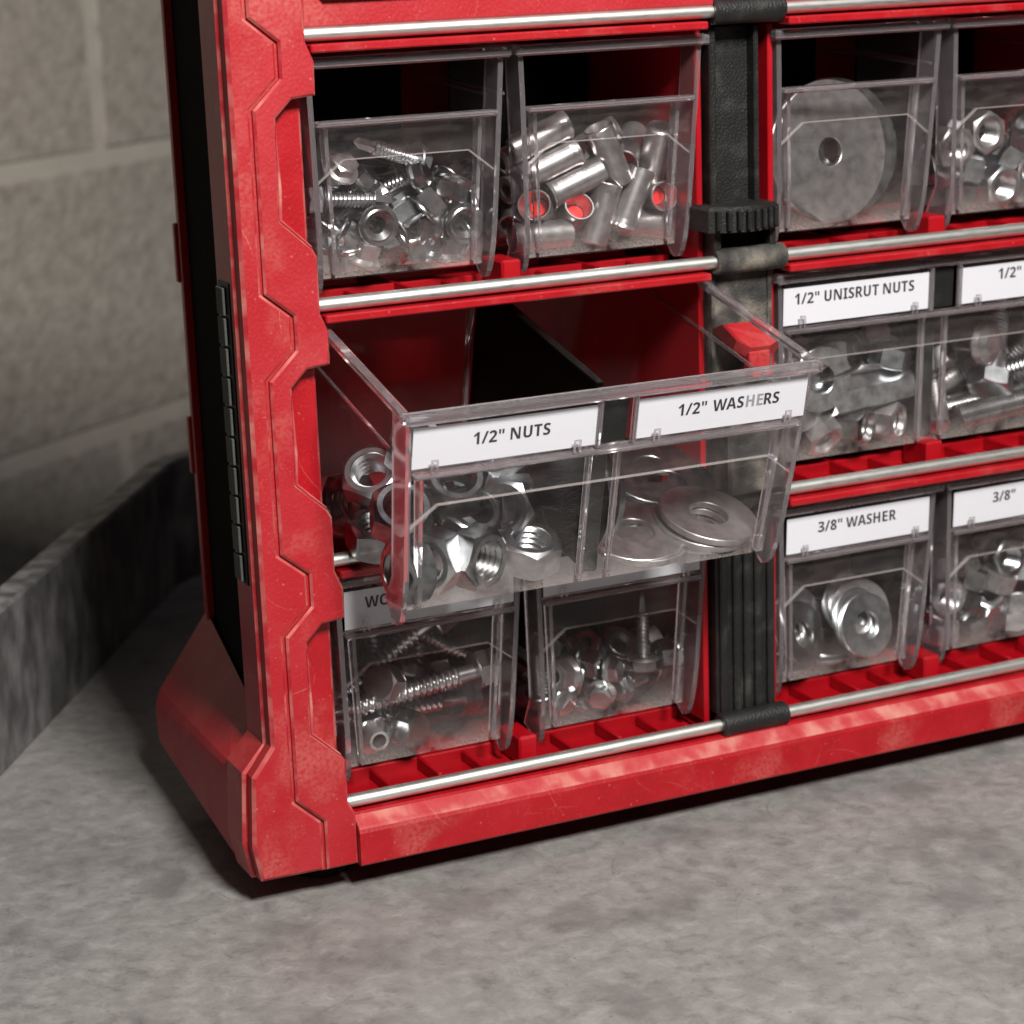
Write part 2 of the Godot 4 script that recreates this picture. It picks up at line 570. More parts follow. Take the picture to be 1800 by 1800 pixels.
func foot_skirt(rack: Node3D, side: float) -> void:
	var s := Shape.new()
	var f := func(x: float, y: float, z: float) -> Vector3: return Vector3(x * side, y, z)
	var steps := 2
	var prev := []
	for k in steps + 1:
		var t := float(k) / steps
		var z := lerpf(-127.0, -17.2, t)
		var xo := lerpf(191.0, 198.0, t)
		var xi := lerpf(168.0, 184.0, t)
		var yi := lerpf(36.0, 27.0, t)
		var yo := lerpf(3.0, 13.5, t)
		# section: foot of the side wall, slope, rounded shoulder, outer face, underside
		var sec := [f.call(xi - 4.0, yi - 14.0, z), f.call(xi, yi, z), f.call(lerpf(xi, xo, 0.90), lerpf(yi, yo, 0.86), z), f.call(lerpf(xi, xo, 0.965), lerpf(yi, yo, 0.96) - 0.6, z), f.call(xo - 0.15, yo - 2.2, z), f.call(xo, yo - 5.0, z), f.call(xo - 0.6, -13.5 - 4.0 * t, z), f.call(xo - 6.0, -14.5 - 4.0 * t, z), f.call(xi - 4.0, -14.5 - 4.0 * t, z)]
		if k:
			for i in sec.size():
				var j := (i + 1) % sec.size()
				var e: Vector3 = sec[j] - sec[i]
				var hint := Vector3(-e.y, e.x, 0) * side if true else Vector3.UP
				if i == 0:
					hint = Vector3(-side, 0.2, 0)
				s.quad(prev[i], prev[j], sec[j], sec[i], hint, -1)
		if k == 0 or k == steps:
			for i in range(1, sec.size() - 1):
				s.tri(sec[0], sec[i], sec[i + 1], Vector3(0, 0, -1.0 if k == 0 else 1.0))
		prev = sec
	build("foot_skirt", s, "red_dusty", rack)


func shelf(rack: Node3D, row: int) -> void:
	var y := row * ROW
	for b in [-1.0, 1.0]:
		var x0: float = -160.6 if b < 0 else 14.6
		var x1: float = -17.0 if b < 0 else 160.6
		var s := Shape.new()
		# floor rails along the bay: front rail, middle rail, rear plate
		s.box(Vector3(x0, y - 5.2, -7.6), Vector3(x1, y - 0.3, -3.6), 0.4)
		s.box(Vector3(x0, y - 5.0, -29.0), Vector3(x1, y + 0.1, -26.6), 0.4)
		s.box(Vector3(x0 + 0.2, y - 5.2, -61.8), Vector3(x1 - 0.2, y - 4.3, -7.7), 0.0)  # skin under the lattice, added to block light from the row above
		s.box(Vector3(x0, y - 2.4, -116.0), Vector3(x1, y + 0.1, -62.0), 0.3)
		var sh := build("shelf", s, "red_clean" , rack)
		if row > 0:
			# recessed face under the rod and the lip at its foot
			s = Shape.new()
			s.box(Vector3(x0 + 0.1, y - 5.0, -3.5), Vector3(x1 - 0.1, y - 3.0, -1.0), 0.3)
			s.box(Vector3(x0 + 0.1, y - 5.8, -3.4), Vector3(x1 - 0.1, y - 3.1, 4.2), 0.5)
			build("front_lip", s, "red", sh)
		var first: float = b * BAY - 71.6
		for i in 9:
			var x := first + i * 17.9
			if i % 2 == 0 and i != 4:
				block("rib", Vector3(x - 0.8, y - 4.2, -62.2), Vector3(x + 0.8, y + 0.4, -7.2), "red_clean", sh, 0.3)
			if i % 2 == 1:
				block("rib", Vector3(x - 1.4, y - 4.2, -26.5), Vector3(x - 0.2, y - 0.6, -7.3), "red_clean", sh, 0.3)
		if not (row == 1):
			var tx: float = b * BAY
			block("spacer_tab", Vector3(tx - 3.7, y - 4.2, -26.0), Vector3(tx + 3.7, y + 6.6, -9.6), "red_clean", sh, 0.8)
		elif b > 0:
			block("spacer_tab", Vector3(b * BAY - 3.7, y - 4.2, -26.0), Vector3(b * BAY + 3.7, y + 6.6, -9.6), "red_clean", sh, 0.8)


func make_rack() -> void:
	var rack := thing("parts_rack", "red plastic small-parts rack with dusty corner posts, steel rods and black centre bar", "storage rack")
	for side in [-1.0, 1.0]:
		side_post(rack, side)
		foot_skirt(rack, side)
		var s := Shape.new()
		s.loft([Vector3(183 * side, 22, -17.1), Vector3(164 * side, 22, -17.1), Vector3(162 * side, 22, -124), Vector3(166.5 * side, 22, -124)], [Vector3(183 * side, 348, -17.1), Vector3(164 * side, 348, -17.1), Vector3(162 * side, 348, -124), Vector3(166.5 * side, 348, -124)])
		var wall := build("side_wall", s, "black_matt", rack)
		s = Shape.new()
		s.box(Vector3(minf(163 * side, 168.6 * side), 24, -128), Vector3(maxf(163 * side, 168.6 * side), 348, -124.2), 0.6)
		s.box(Vector3(minf(163 * side, 170.0 * side), 24, -121.5), Vector3(maxf(163 * side, 170.0 * side), 348, -119.5), 0.5)
		for y in [113.0, 186.0, 300.0]:
			s.box(Vector3(minf(166 * side, 170.4 * side), y - 22, -127.6), Vector3(maxf(166 * side, 170.4 * side), y, -124.4), 0.5)
		build("rear_flange", s, "red", wall)
		# inner cheek of the bay, beside the drawers
		block("bay_cheek", Vector3(minf(161.0 * side, 163.2 * side), -3, -118), Vector3(maxf(161.0 * side, 163.2 * side), 340, -17.2), "red_clean", rack)
		var cx := -16.6 if side < 0 else 12.4
		s = Shape.new()
		s.box(Vector3(cx, -3.0, -118), Vector3(cx + 2.2, 252, -6.5), 0.4)
		build("bay_cheek", s, "red_clean", rack)
	var back := block("back_panel", Vector3(-162, -3, -122), Vector3(162, 348, -118.3), "red_clean", rack)
	for x in [-125.0, -52.0, 50.0, 123.0]:
		block("stiffener", Vector3(x - 3, 2, -118.5), Vector3(x + 3, 340, -116.6), "red_clean", back)
	for r in 4:
		shelf(rack, r)
	# bottom beam with a dusty ledge
	var s := Shape.new(Transform3D(Basis(Vector3(0, 0, 1), Vector3(0, 1, 0), Vector3(1, 0, 0)), Vector3.ZERO))
	var prof := PackedVector2Array([Vector2(-3.4, -3.4), Vector2(2.4, -3.4), Vector2(2.8, -4.6), Vector2(7.3, -7.4), Vector2(8.2, -8.2), Vector2(8.6, -9.2), Vector2(8.6, -20.4), Vector2(7.8, -21.2), Vector2(5.0, -21.2), Vector2(5.0, -12), Vector2(-3.4, -12)])
	s.prism(prof, -160.4, 160.4)
	var beam := build("bottom_beam", s, "red", rack)
	block("base_tray", Vector3(-163, -14.5, -120), Vector3(163, -5.6, -3.6), "red_clean", rack)
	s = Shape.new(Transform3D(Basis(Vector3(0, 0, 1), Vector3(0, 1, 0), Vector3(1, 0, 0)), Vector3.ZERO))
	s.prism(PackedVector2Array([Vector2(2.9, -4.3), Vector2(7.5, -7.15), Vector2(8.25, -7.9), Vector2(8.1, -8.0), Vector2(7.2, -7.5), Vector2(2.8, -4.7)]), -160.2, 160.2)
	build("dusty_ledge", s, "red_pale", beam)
	for x in [-164.0, 164.0]:
		for z in [-24.0, -96.0]:
			s = Shape.new()
			s.rings([[0.0, BENCH + 0.05, false], [11.0, BENCH + 0.05, false], [10.0, -14.0, false], [0.0, -14.0, false]], 20, false)
			var ft := build("rubber_foot", s, "rubber", rack)
			ft.position = Vector3(x * MM, 0, z * MM)
	# header above the top drawers
	s = Shape.new()
	s.box(Vector3(-162.8, 258.5, -117), Vector3(162.8, 350, 1.6), 1.5)
	s.box(Vector3(-156, 268, 1.2), Vector3(156, 346, 5.2), 1.4)
	build("header_panel", s, "red_dusty", rack)
	# steel rods
	for r in 4:
		s = Shape.new(Transform3D(Basis(Vector3(0, 1, 0), Vector3(1, 0, 0), Vector3(0, 0, -1)), Vector3(0, r * ROW, 0)))
		s.rings([[0.0, -164, false], [2.3, -164, false], [2.3, 164, false], [0.0, 164, false]], 28, false)
		build("retaining_rod", s, "rod_steel", rack)
	centre_bar(rack)


func centre_bar(rack: Node3D) -> void:
	# lower and middle stretches: a black channel with raised ribs
	var s := Shape.new()
	s.box(Vector3(-13.4, 3.0, -9.0), Vector3(11.2, 82.0, -2.4), 0.6)
	for x in [-11.0, -5.4, -1.0, 3.6, 9.0]:
		s.box(Vector3(x - 1.5, 4.0, -2.6), Vector3(x + 1.5, 81.0, -0.6), 0.5)
	var bar := build("centre_bar", s, "black", rack)
	s = Shape.new()
	s.box(Vector3(-14.0, 89.0, -10.0), Vector3(11.4, 168.0, -3.6), 0.6)
	s.box(Vector3(-14.2, 89.0, -3.8), Vector3(11.0, 131.4, 9.4), 1.0)
	for x in [-13.0, 10.4]:
		s.box(Vector3(x - 0.9, 131.0, -3.8), Vector3(x + 0.9, 168.0, -2.6), 0.3)
	build("slider", s, "black_dusty", bar)
	# upper stretch, set further back, with upright edges
	s = Shape.new()
	s.box(Vector3(-13.0, 175.0, -14.0), Vector3(10.0, 252.0, -9.0), 0.5)
	s.box(Vector3(-13.0, 188.0, -9.2), Vector3(-10.4, 252.0, -3.0), 0.5)
	s.box(Vector3(5.4, 188.0, -9.2), Vector3(7.4, 252.0, -4.0), 0.5)
	build("upper_track", s, "black", bar)
	# clamps round the rods
	for r in 4:
		var y: float = r * ROW
		s = Shape.new(Transform3D(Basis(Vector3(0, 1, 0), Vector3(1, 0, 0), Vector3(0, 0, -1)), Vector3(0, y, 0)))
		s.rings([[2.4, -13.8, false], [4.0, -14.1, false], [4.6, -13.4, false], [4.6, 13.4, false], [4.0, 14.1, false], [2.4, 13.8, false]], 28, false)
		build("rod_clamp", s, "black_dusty" if r == 2 else "black", bar)
	# knurled thumb bar over the third clamp, on two cheeks
	s = Shape.new()
	var arc := PackedVector2Array()
	for i in 9:
		var t := float(i) / 8.0
		arc.append(Vector2(lerpf(-18.4, 10.0, t), 4.2 + 5.6 * sin(PI * t)))
	arc.append_array([Vector2(10.0, -9.0), Vector2(-18.4, -9.0)])
	s = Shape.new(Transform3D(Basis(Vector3(1, 0, 0), Vector3(0, 0, 1), Vector3(0, 1, 0)), Vector3.ZERO))
	s.prism(arc, 182.6, 191.4, 1.2)
	var knob := build("thumb_bar", s, "black", bar)
	for i in 8:
		var t := (i + 0.7) / 8.4
		var x := lerpf(-18.0, 9.6, t)
		var z := 4.2 + 5.6 * sin(PI * t)
		block("knurl", Vector3(x - 0.8, 183.4, z - 2.0), Vector3(x + 0.8, 190.2, z + 1.9), "black", knob, 0.4)
	s = Shape.new()
	s.box(Vector3(-14.4, 172.4, -8.8), Vector3(-11.6, 184.2, 1.6), 0.5)
	s.box(Vector3(8.2, 172.4, -8.8), Vector3(10.6, 184.2, 1.6), 0.5)
	s.box(Vector3(-11.8, 174.0, -8.6), Vector3(8.4, 184.0, -7.0), 0.3)
	build("cheek", s, "black", bar)
	# red latch: a sloping hook with a stem
	s = Shape.new()
	s.loft([Vector3(-13.4, 150.0, 3.6), Vector3(2.4, 150.0, 3.6), Vector3(5.6, 144.4, 12.0), Vector3(0.9, 142.6, 13.2), Vector3(-7.2, 142.6, 13.2), Vector3(-11.6, 145.2, 10.8)], [Vector3(-13.4, 147.2, -3.8), Vector3(2.4, 147.2, -3.8), Vector3(5.6, 139.4, 9.0), Vector3(0.9, 138.6, 10.4), Vector3(-7.2, 138.6, 10.4), Vector3(-11.6, 141.4, 8.2)])
	s.box(Vector3(-7.6, 131.6, 8.6), Vector3(1.2, 141.0, 12.8), 0.5)
	build("red_latch", s, "red", bar)


# ---------------------------------------------------------------- drawers
func half_width(w: float, y: float, back := 0.0) -> float:
	return w - 1.8 - 3.4 * (1.0 - y / 76.0) - 1.4 * back


func text(parent: Node, words: String, x: float, y: float, z: float, m: String, cap := 4.0) -> MeshInstance3D:
	var t := TextMesh.new()
	var f := SystemFont.new()
	f.font_names = PackedStringArray(["Droid Sans"])
	f.font_weight = 700
	t.font = f
	t.text = words
	t.font_size = 48
	t.pixel_size = cap / 0.72 / 48.0 * MM
	t.depth = 0.00006
	t.horizontal_alignment = HORIZONTAL_ALIGNMENT_LEFT
	t.vertical_alignment = VERTICAL_ALIGNMENT_BOTTOM
	t.material = mats[m]
	var o := put("lettering", t, parent)
	o.position = Vector3(x, y, z) * MM
	return o


# words: for each compartment a list of [text, x from the left edge of the card, ink, height above the card's foot]
func make_drawer(label: String, comps: int, where: Vector3, tilt: float, yaw: float, words: Array, group: String, dusty := 1.0) -> Node3D:
	var d := thing("clear_drawer", label, "drawer", group)
	d.position = where * MM
	d.rotation_degrees = Vector3(tilt, yaw, 0)
	var w := 36.8 if comps == 1 else 74.2
	var s := Shape.new()
	# thin walls: sides, floor, rear, front panel
	for sd in [-1.0, 1.0]:
		var low := []
		var high := []
		for k in [[0, -11.0, 0.0], [1.8, -11.0, 0.0], [1.8, -107.0, 1.0], [0, -107.0, 1.0]]:
			low.append(Vector3(sd * (half_width(w, 3, k[2]) - k[0]), 3.4, k[1]))
			high.append(Vector3(sd * (half_width(w, 74, k[2]) - k[0]), 74, k[1]))
		s.loft(low, high)
	var hb := half_width(w, 3) - 2.0
	s.box(Vector3(-hb, 2.0, -105.4), Vector3(hb, 3.6, -9.6), 0.0)
	s.box(Vector3(-hb, 3.8, -107.0), Vector3(hb, 72, -105.6), 0.0)
	s.loft([Vector3(-hb + 0.3, 4.6, -8.9), Vector3(hb - 0.3, 4.6, -8.9), Vector3(hb - 0.3, 4.6, -7.5), Vector3(-hb + 0.3, 4.6, -7.5)], [Vector3(-hb - 2.6, 53.8, -8.9), Vector3(hb + 2.6, 53.8, -8.9), Vector3(hb + 2.6, 53.8, -7.5), Vector3(-hb - 2.6, 53.8, -7.5)])
	s.loft([Vector3(-hb + 0.3, 2.2, -10.6), Vector3(hb - 0.3, 2.2, -10.6), Vector3(hb - 0.3, 2.0, -9.5), Vector3(-hb + 0.3, 2.0, -9.5)], [Vector3(-hb + 0.3, 4.4, -8.9), Vector3(hb - 0.3, 4.4, -8.9), Vector3(hb - 0.3, 4.4, -7.5), Vector3(-hb + 0.3, 4.4, -7.5)])
	build("tub", s, "clear_wall", d)
	# rim
	s = Shape.new()
	s.box(Vector3(-w, 72.6, -1.4), Vector3(w, 76, 3.0), 0.7)
	for sd in [-1.0, 1.0]:
		s.loft([Vector3(sd * (w - 3.0), 74.1, -1.6), Vector3(sd * w, 74.1, -1.6), Vector3(sd * (w - 1.4), 74.1, -107), Vector3(sd * (w - 4.4), 74.1, -107)], [Vector3(sd * (w - 3.0), 76, -1.6), Vector3(sd * w, 76, -1.6), Vector3(sd * (w - 1.4), 76, -107), Vector3(sd * (w - 4.4), 76, -107)])
		# ridge moulded along the side
		var hr := half_width(w, 59) + 0.1
		s.loft([Vector3(sd * hr, 58.4, -12), Vector3(sd * (hr + 0.9), 58.6, -12), Vector3(sd * (hr - 0.5), 58.6, -106), Vector3(sd * (hr - 1.4), 58.4, -106)], [Vector3(sd * hr, 59.5, -12), Vector3(sd * (hr + 0.9), 59.3, -12), Vector3(sd * (hr - 0.5), 59.3, -106), Vector3(sd * (hr - 1.4), 59.5, -106)])
	build("rim", s, "clear_edge", d)
	# front wings: flat blades with rounded feet
	for sd in [-1.0, 1.0]:
		s = Shape.new()
		var outline := [Vector2(72.4, -0.2), Vector2(54, -0.4), Vector2(18, -1.4), Vector2(10.5, -2.1), Vector2(5.0, -3.2), Vector2(0.6, -4.8), Vector2(-1.6, -6.6), Vector2(-2.2, -8.4), Vector2(-1.4, -11.0), Vector2(1.9, -14.5), Vector2(2.4, -17.5), Vector2(14, -11.4), Vector2(72.4, -10.8)]
		var n := outline.size()
		for i in n:
			var a: Vector2 = outline[i]
			var b: Vector2 = outline[(i + 1) % n]
			var e := b - a
			var ax := half_width(w, a.x)
			var bx := half_width(w, b.x)
			s.quad(Vector3(sd * ax, a.x, a.y), Vector3(sd * bx, b.x, b.y), Vector3(sd * (bx - 1.9), b.x, b.y), Vector3(sd * (ax - 1.9), a.x, a.y), Vector3(0, -e.y, e.x) * -1.0)
		var flat := PackedVector2Array()
		for q in outline:
			flat.append(q)
		var idx := Geometry2D.triangulate_polygon(flat)
		for k in range(0, idx.size(), 3):
			for inset in [0.0, 1.9]:
				var q := []
				for m in 3:
					var pt: Vector2 = flat[idx[k + m]]
					q.append(Vector3(sd * (half_width(w, pt.x) - inset), pt.x, pt.y))
				s.tri(q[0], q[1], q[2], Vector3(sd if inset == 0.0 else -sd, 0, 0))
		build("wing", s, "clear_edge", d)
	# inner uprights beside the wings, ledge under the cards, guides for the divider
	for sd in [-1.0, 1.0]:
		s = Shape.new()
		var x0: float = half_width(w, 4) - 7.4
		var x1: float = half_width(w, 50) - 7.0
		s.loft([Vector3(sd * x0, 4.8, -7.3), Vector3(sd * (x0 + 1.4), 4.8, -7.3), Vector3(sd * (x0 + 1.4), 4.8, -4.4), Vector3(sd * x0, 4.8, -4.4)], [Vector3(sd * x1, 53, -7.3), Vector3(sd * (x1 + 1.4), 53, -7.3), Vector3(sd * (x1 + 1.4), 53, -3.0), Vector3(sd * x1, 53, -3.0)])
		build("upright", s, "clear_edge", d)
	s = Shape.new()
	var hx := half_width(w, 54) - 2.1
	s.box(Vector3(-hx, 53.6, -2.6), Vector3(hx, 55.6, 2.2), 0.6)
	build("card_ledge", s, "clear_edge", d)
	if comps == 2:
		for sd in [-1.0, 1.0]:
			s = Shape.new()
			s.box(Vector3(sd * 5.2 - 0.9, 4.8, -7.3), Vector3(sd * 5.2 + 0.9, 53.4, -4.6), 0.5)
			build("divider_guide", s, "clear_edge", d)
			s = Shape.new()
			s.box(Vector3(sd * 6.3 - 0.8, 56.0, -0.4), Vector3(sd * 6.3 + 0.8, 72.4, 2.0), 0.5)
			build("card_stop", s, "clear_edge", d)
			s = Shape.new()
			s.box(Vector3(sd * 3.6 - 0.8, 5.0, -105.3), Vector3(sd * 3.6 + 0.8, 71, -102.6), 0.4)
			build("rear_guide", s, "clear_edge", d)
	# finger skirt: hangs in front of the panel, arched along its foot
	s = Shape.new()
	var sx := half_width(w, 44) - 2.3
	s.prism(PackedVector2Array([Vector2(-sx, 53.4), Vector2(sx, 53.4), Vector2(sx, 36.0), Vector2(sx - 9.0, 43.0), Vector2(-sx + 9.0, 43.0), Vector2(-sx, 36.0)]), -2.4, -0.9, 0.0)
	build("finger_skirt", s, "clear_wall", d)
	s = Shape.new()
	s.box(Vector3(-sx + 9.0, 42.5, -2.3), Vector3(sx - 9.0, 42.9, -1.0), 0.1)
	for sd in [-1.0, 1.0]:
		s.loft([Vector3(sd * sx, 35.3, -2.3), Vector3(sd * (sx - 8.9), 42.3, -2.3), Vector3(sd * (sx - 8.9), 42.3, -1.0), Vector3(sd * sx, 35.3, -1.0)], [Vector3(sd * sx, 35.9, -2.3), Vector3(sd * (sx - 8.9), 42.9, -2.3), Vector3(sd * (sx - 8.9), 42.9, -1.0), Vector3(sd * sx, 35.9, -1.0)])
	build("skirt_edge", s, "clear_line", d)
	# grime on the panel and the skirt, as films a hair in front of them
	s = Shape.new()
	var u0: float = 0.0 if comps == 1 else 0.5
	s.quad(Vector3(-hb + 0.8, 3.0, -7.25), Vector3(hb - 0.8, 3.0, -7.25), Vector3(hb + 1.6, 53, -7.25), Vector3(-hb - 1.6, 53, -7.25), Vector3(0, 0, 1), -1, [Vector2(0, 1), Vector2(0.5 + u0, 1), Vector2(0.5 + u0, 0), Vector2(0, 0)])
	var film := build("dust_film", s, "dust_film", d)
	film.set_meta("kind", "stuff")
	s = Shape.new()
	s.quad(Vector3(-sx + 0.4, 43.2, -0.75), Vector3(sx - 0.4, 43.2, -0.75), Vector3(sx - 0.4, 53, -0.75), Vector3(-sx + 0.4, 53, -0.75), Vector3(0, 0, 1), -1, [Vector2(0.2, 0.8), Vector2(0.9, 0.8), Vector2(0.9, 0.3), Vector2(0.2, 0.3)])
	film = build("dust_film", s, "scuff_film", d)
	film.set_meta("kind", "stuff")
	for sd in [-1.0, 1.0]:
		s = Shape.new()
		s.quad(Vector3(sd * (half_width(w, 4) + 0.15), 4, -12), Vector3(sd * (half_width(w, 4, 0.6) + 0.15), 4, -70), Vector3(sd * (half_width(w, 72, 0.6) + 0.15), 72, -70), Vector3(sd * (half_width(w, 72) + 0.15), 72, -12), Vector3(sd, 0, 0), -1, [Vector2(0, 0.9), Vector2(0.8, 0.9), Vector2(0.8, 0), Vector2(0, 0)])
		film = build("dust_film", s, "scuff_film", d)
		film.set_meta("kind", "stuff")
	# label cards with a clear cover and small retaining clips
	for c in comps:
		var cx := 0.0 if comps == 1 else (-37.4 if c == 0 else 37.4)
		var cw := 31.6 if comps == 1 else 30.2
		if comps == 2:
			cx = -38.6 if c == 0 else 38.6
			cw = 31.4
		if words[c] == null:
			continue
		var card := block("label_card", Vector3(cx - cw, 57.0, 0.2), Vector3(cx + cw, 70.6, 0.45), "paper", d, 0.0)
		var pen := 0.0
		card.rotation.z = rng.randf_range(-0.008, 0.008)
		for t in words[c]:
			if t[1] >= 0.0:
				pen = cx - cw + t[1]
			var o := text(card, t[0], pen, 57.0 + t[3], 0.52, t[2])
			pen += o.mesh.get_aabb().size.x / MM + 0.45
		block("label_cover", Vector3(cx - cw - 0.6, 55.8, 1.3), Vector3(cx + cw + 0.6, 72.4, 1.9), "clear_wall", d, 0.0)
		for sd in [-1.0, 1.0]:
			s = Shape.new()
			var qx: float = cx + sd * (cw - 7.0)
			s.box(Vector3(qx - 1.3, 55.8, 2.0), Vector3(qx - 0.6, 59.6, 2.6), 0.2)
			s.box(Vector3(qx + 0.6, 55.8, 2.0), Vector3(qx + 1.3, 59.6, 2.6), 0.2)
			s.box(Vector3(qx - 1.3, 59.7, 2.0), Vector3(qx + 1.3, 60.4, 2.6), 0.2)
			build("card_clip", s, "clear_edge", d)
	if comps == 2:
		s = Shape.new()
		s.box(Vector3(-1.0, 4.4, -105.2), Vector3(1.0, 70.6, -12.2), 0.2)
		s.box(Vector3(-1.5, 70.7, -105.0), Vector3(1.5, 72.2, -12.2), 0.3)
		var dv := build("divider", s, "black_clean", d)
		s = Shape.new()
		s.box(Vector3(-3.6, 4.6, -12.0), Vector3(3.6, 54, -9.4), 0.5)
		s.box(Vector3(-4.8, 56.4, -2.6), Vector3(4.8, 71.6, -0.6), 0.5)
		build("divider_edge", s, "black", dv)
	else:
		block("divider", Vector3(-half_width(w, 4, 1.0) + 2.2, 4.4, -74.0), Vector3(half_width(w, 4, 1.0) - 2.2, 66, -72.2), "black_clean", d, 0.3)  # added black divider, gives the small drawer a dark background
	return d


# ---------------------------------------------------------------- hardware
func hex_nut(af: float, h: float, hole: float, pitch: float) -> Shape:
	var s := Shape.new()
	var a := af / 2.0
	var k := -a * 0.5
	var list := [[hole / 2 + 0.7, h / 2, false], [a * 0.91, h / 2, false], [a, h / 2 - a * 0.05, true, k], [a, -h / 2 + a * 0.05, true, -k], [a * 0.91, -h / 2, false], [hole / 2 + 0.7, -h / 2, false]]
	var n := int(h / pitch)
	for i in n:
		var y := -h / 2 + h * (i + 0.25) / n
		list.append([hole / 2 - 0.6, y, false])
		list.append([hole / 2 + 0.6, y + h * 0.5 / n, false])
	s.rings(list, 24)
	return s


func washer_shape(od: float, hole: float, t: float) -> Shape:
	var s := Shape.new()
	var o := od / 2.0
	var i := hole / 2.0
	s.rings([[i, t / 2 - 0.2, false], [i + 0.25, t / 2, false], [o - 0.45, t / 2, false], [o - 0.1, t / 2 - 0.25, false], [o, 0, false], [o - 0.1, -t / 2 + 0.2, false], [o - 0.35, -t / 2, false], [i + 0.25, -t / 2, false], [i, -t / 2 + 0.2, false]], 40)
	return s


func hex_head(s: Shape, af: float, y0: float, y1: float) -> void:
	var a := af / 2.0
	s.rings([[0.0, y0, false], [a, y0, true], [a, y1 - a * 0.03, true, -a * 0.5], [a * 0.93, y1, false], [0.0, y1, false]], 24, false)


func make_hardware() -> void:
	var m: Material = mats["zinc"]
	parts_mesh["nut"] = hex_nut(19, 11, 12.2, 2.2).mesh(m)
	parts_mesh["small_nut"] = hex_nut(14.3, 8.4, 9.2, 1.6).mesh(m)
	parts_mesh["washer"] = washer_shape(35, 13.8, 2.5).mesh(mats["zinc_dull"])
	parts_mesh["small_washer"] = washer_shape(25.4, 11, 1.9).mesh(m)
	parts_mesh["fender_washer"] = washer_shape(52, 10.5, 2.0).mesh(mats["zinc_dull"])
	# serrated flange nut
	var s := Shape.new()
	s.rings([[2.6, 4, false], [4.9, 4, false], [5.25, 3.8, true, -2.6], [5.25, -1.6, true], [7.0, -2.8, false], [7.2, -3.5, false], [7.0, -4.0, false], [5.6, -3.7, false], [5.0, -4.0, false], [3.0, -2.4, false], [2.5, 0, false], [2.9, 1.0, false], [2.5, 2.0, false], [2.9, 3.0, false]], 24)
	parts_mesh["flange_nut"] = s.mesh(m)
	# self-drilling screw: hex washer head, thread, fluted drill tip
	s = Shape.new()
	s.rings([[0.0, 15, false], [3.6, 15, false], [4.2, 14.6, true, -2.0], [4.2, 11.4, true], [5.9, 10.9, false], [6.1, 10.2, false], [5.7, 9.7, false], [0.0, 9.7, false]], 24, false)
	s.thread(2.75, 0.65, 1.5, -7.0, 9.8)
	s.loft([Vector3(-1.9, -7, -0.7), Vector3(0, -7, -1.9), Vector3(1.9, -7, 0.7), Vector3(0, -7, 1.9)], [Vector3(-1.7, -13, -0.9), Vector3(0, -13, -1.2), Vector3(1.7, -13, 0.9), Vector3(0, -13, 1.2)])
	s.loft([Vector3(-1.7, -13, -0.9), Vector3(0, -13, -1.2), Vector3(1.7, -13, 0.9), Vector3(0, -13, 1.2)], [Vector3(-0.3, -15, -0.2), Vector3(0, -15, -0.2), Vector3(0.3, -15, 0.2), Vector3(0, -15, 0.2)])
	parts_mesh["drill_screw"] = s.mesh(m)
	# anchor sleeve with a flared mouth and a red plug deep inside
	s = Shape.new()
	s.rings([[5.2, 11, false], [5.4, 10.6, false], [5.1, 9.6, false], [4.9, 7.6, false], [4.9, -10.4, false], [4.4, -11, false], [2.6, -11, false], [2.6, 3.4, false], [3.9, 6.8, false], [4.8, 11, false]], 28)
	parts_mesh["sleeve"] = s.mesh(mats["zinc_dull"])
	s = Shape.new()
	s.rings([[0.0, 5.6, false], [2.9, 5.2, false], [2.7, -2, false], [0.0, -2, false]], 20, false)
	parts_mesh["sleeve/plug"] = s.mesh(mats["red_plug"])
	# coupling nut
	parts_mesh["coupling"] = hex_nut(13.6, 36, 9.5, 3.2).mesh(m)
	# coil spring
	s = Shape.new()
	var wire := 0.9
	for k in 72:
		for j in 6:
			var q := []
			for c in [[0, 0], [1, 0], [1, 1], [0, 1]]:
				var t: float = TAU * (k + c[0]) / 18.0
				var f: float = TAU * (j + c[1]) / 6.0
				q.append(Vector3(cos(t) * (7.2 + cos(f) * wire), -4.0 + (k + c[0]) * 0.12 + sin(f) * wire, sin(t) * (7.2 + cos(f) * wire)))
			var t2 := TAU * (k + 0.5) / 18.0
			var f2 := TAU * (j + 0.5) / 6.0
			s.quad(q[0], q[1], q[2], q[3], Vector3(cos(t2) * cos(f2), sin(f2), sin(t2) * cos(f2)), 5)
	parts_mesh["spring"] = s.mesh(m)
	# channel nut: rounded bar with a threaded hole and two grooves
	s = Shape.new()
	var bar := PackedVector2Array([Vector2(-17, -8), Vector2(12, -8), Vector2(16.5, -4), Vector2(17, 8), Vector2(-12, 8), Vector2(-16.5, 4)])
	s.xf = Transform3D(Basis(Vector3(1, 0, 0), Vector3(0, 0, 1), Vector3(0, 1, 0)), Vector3.ZERO)
	s.prism(bar, -3.4, 2.0, 0.6)
	s.box(Vector3(-15, -7.4, 1.9), Vector3(15, -4.6, 3.4), 0.5)
	s.box(Vector3(-15, 4.6, 1.9), Vector3(15, 7.4, 3.4), 0.5)
	s.xf = Transform3D.IDENTITY
	s.rings([[4.3, 1.0, false], [4.6, 3.2, false], [6.0, 3.2, false], [6.2, 1.9, false]], 24)
	parts_mesh["strut_nut"] = s.mesh(m)
	# hex bolt
	s = Shape.new()
	hex_head(s, 16, 19, 26)
	s.rings([[0.0, 19.2, false], [5.0, 19.2, false], [5.0, 8, false]], 24, false)
	s.thread(5.0, 0.65, 1.7, -25, 8.2, 18)
	s.rings([[4.4, -25, false], [0.0, -25.8, false]], 18, false)
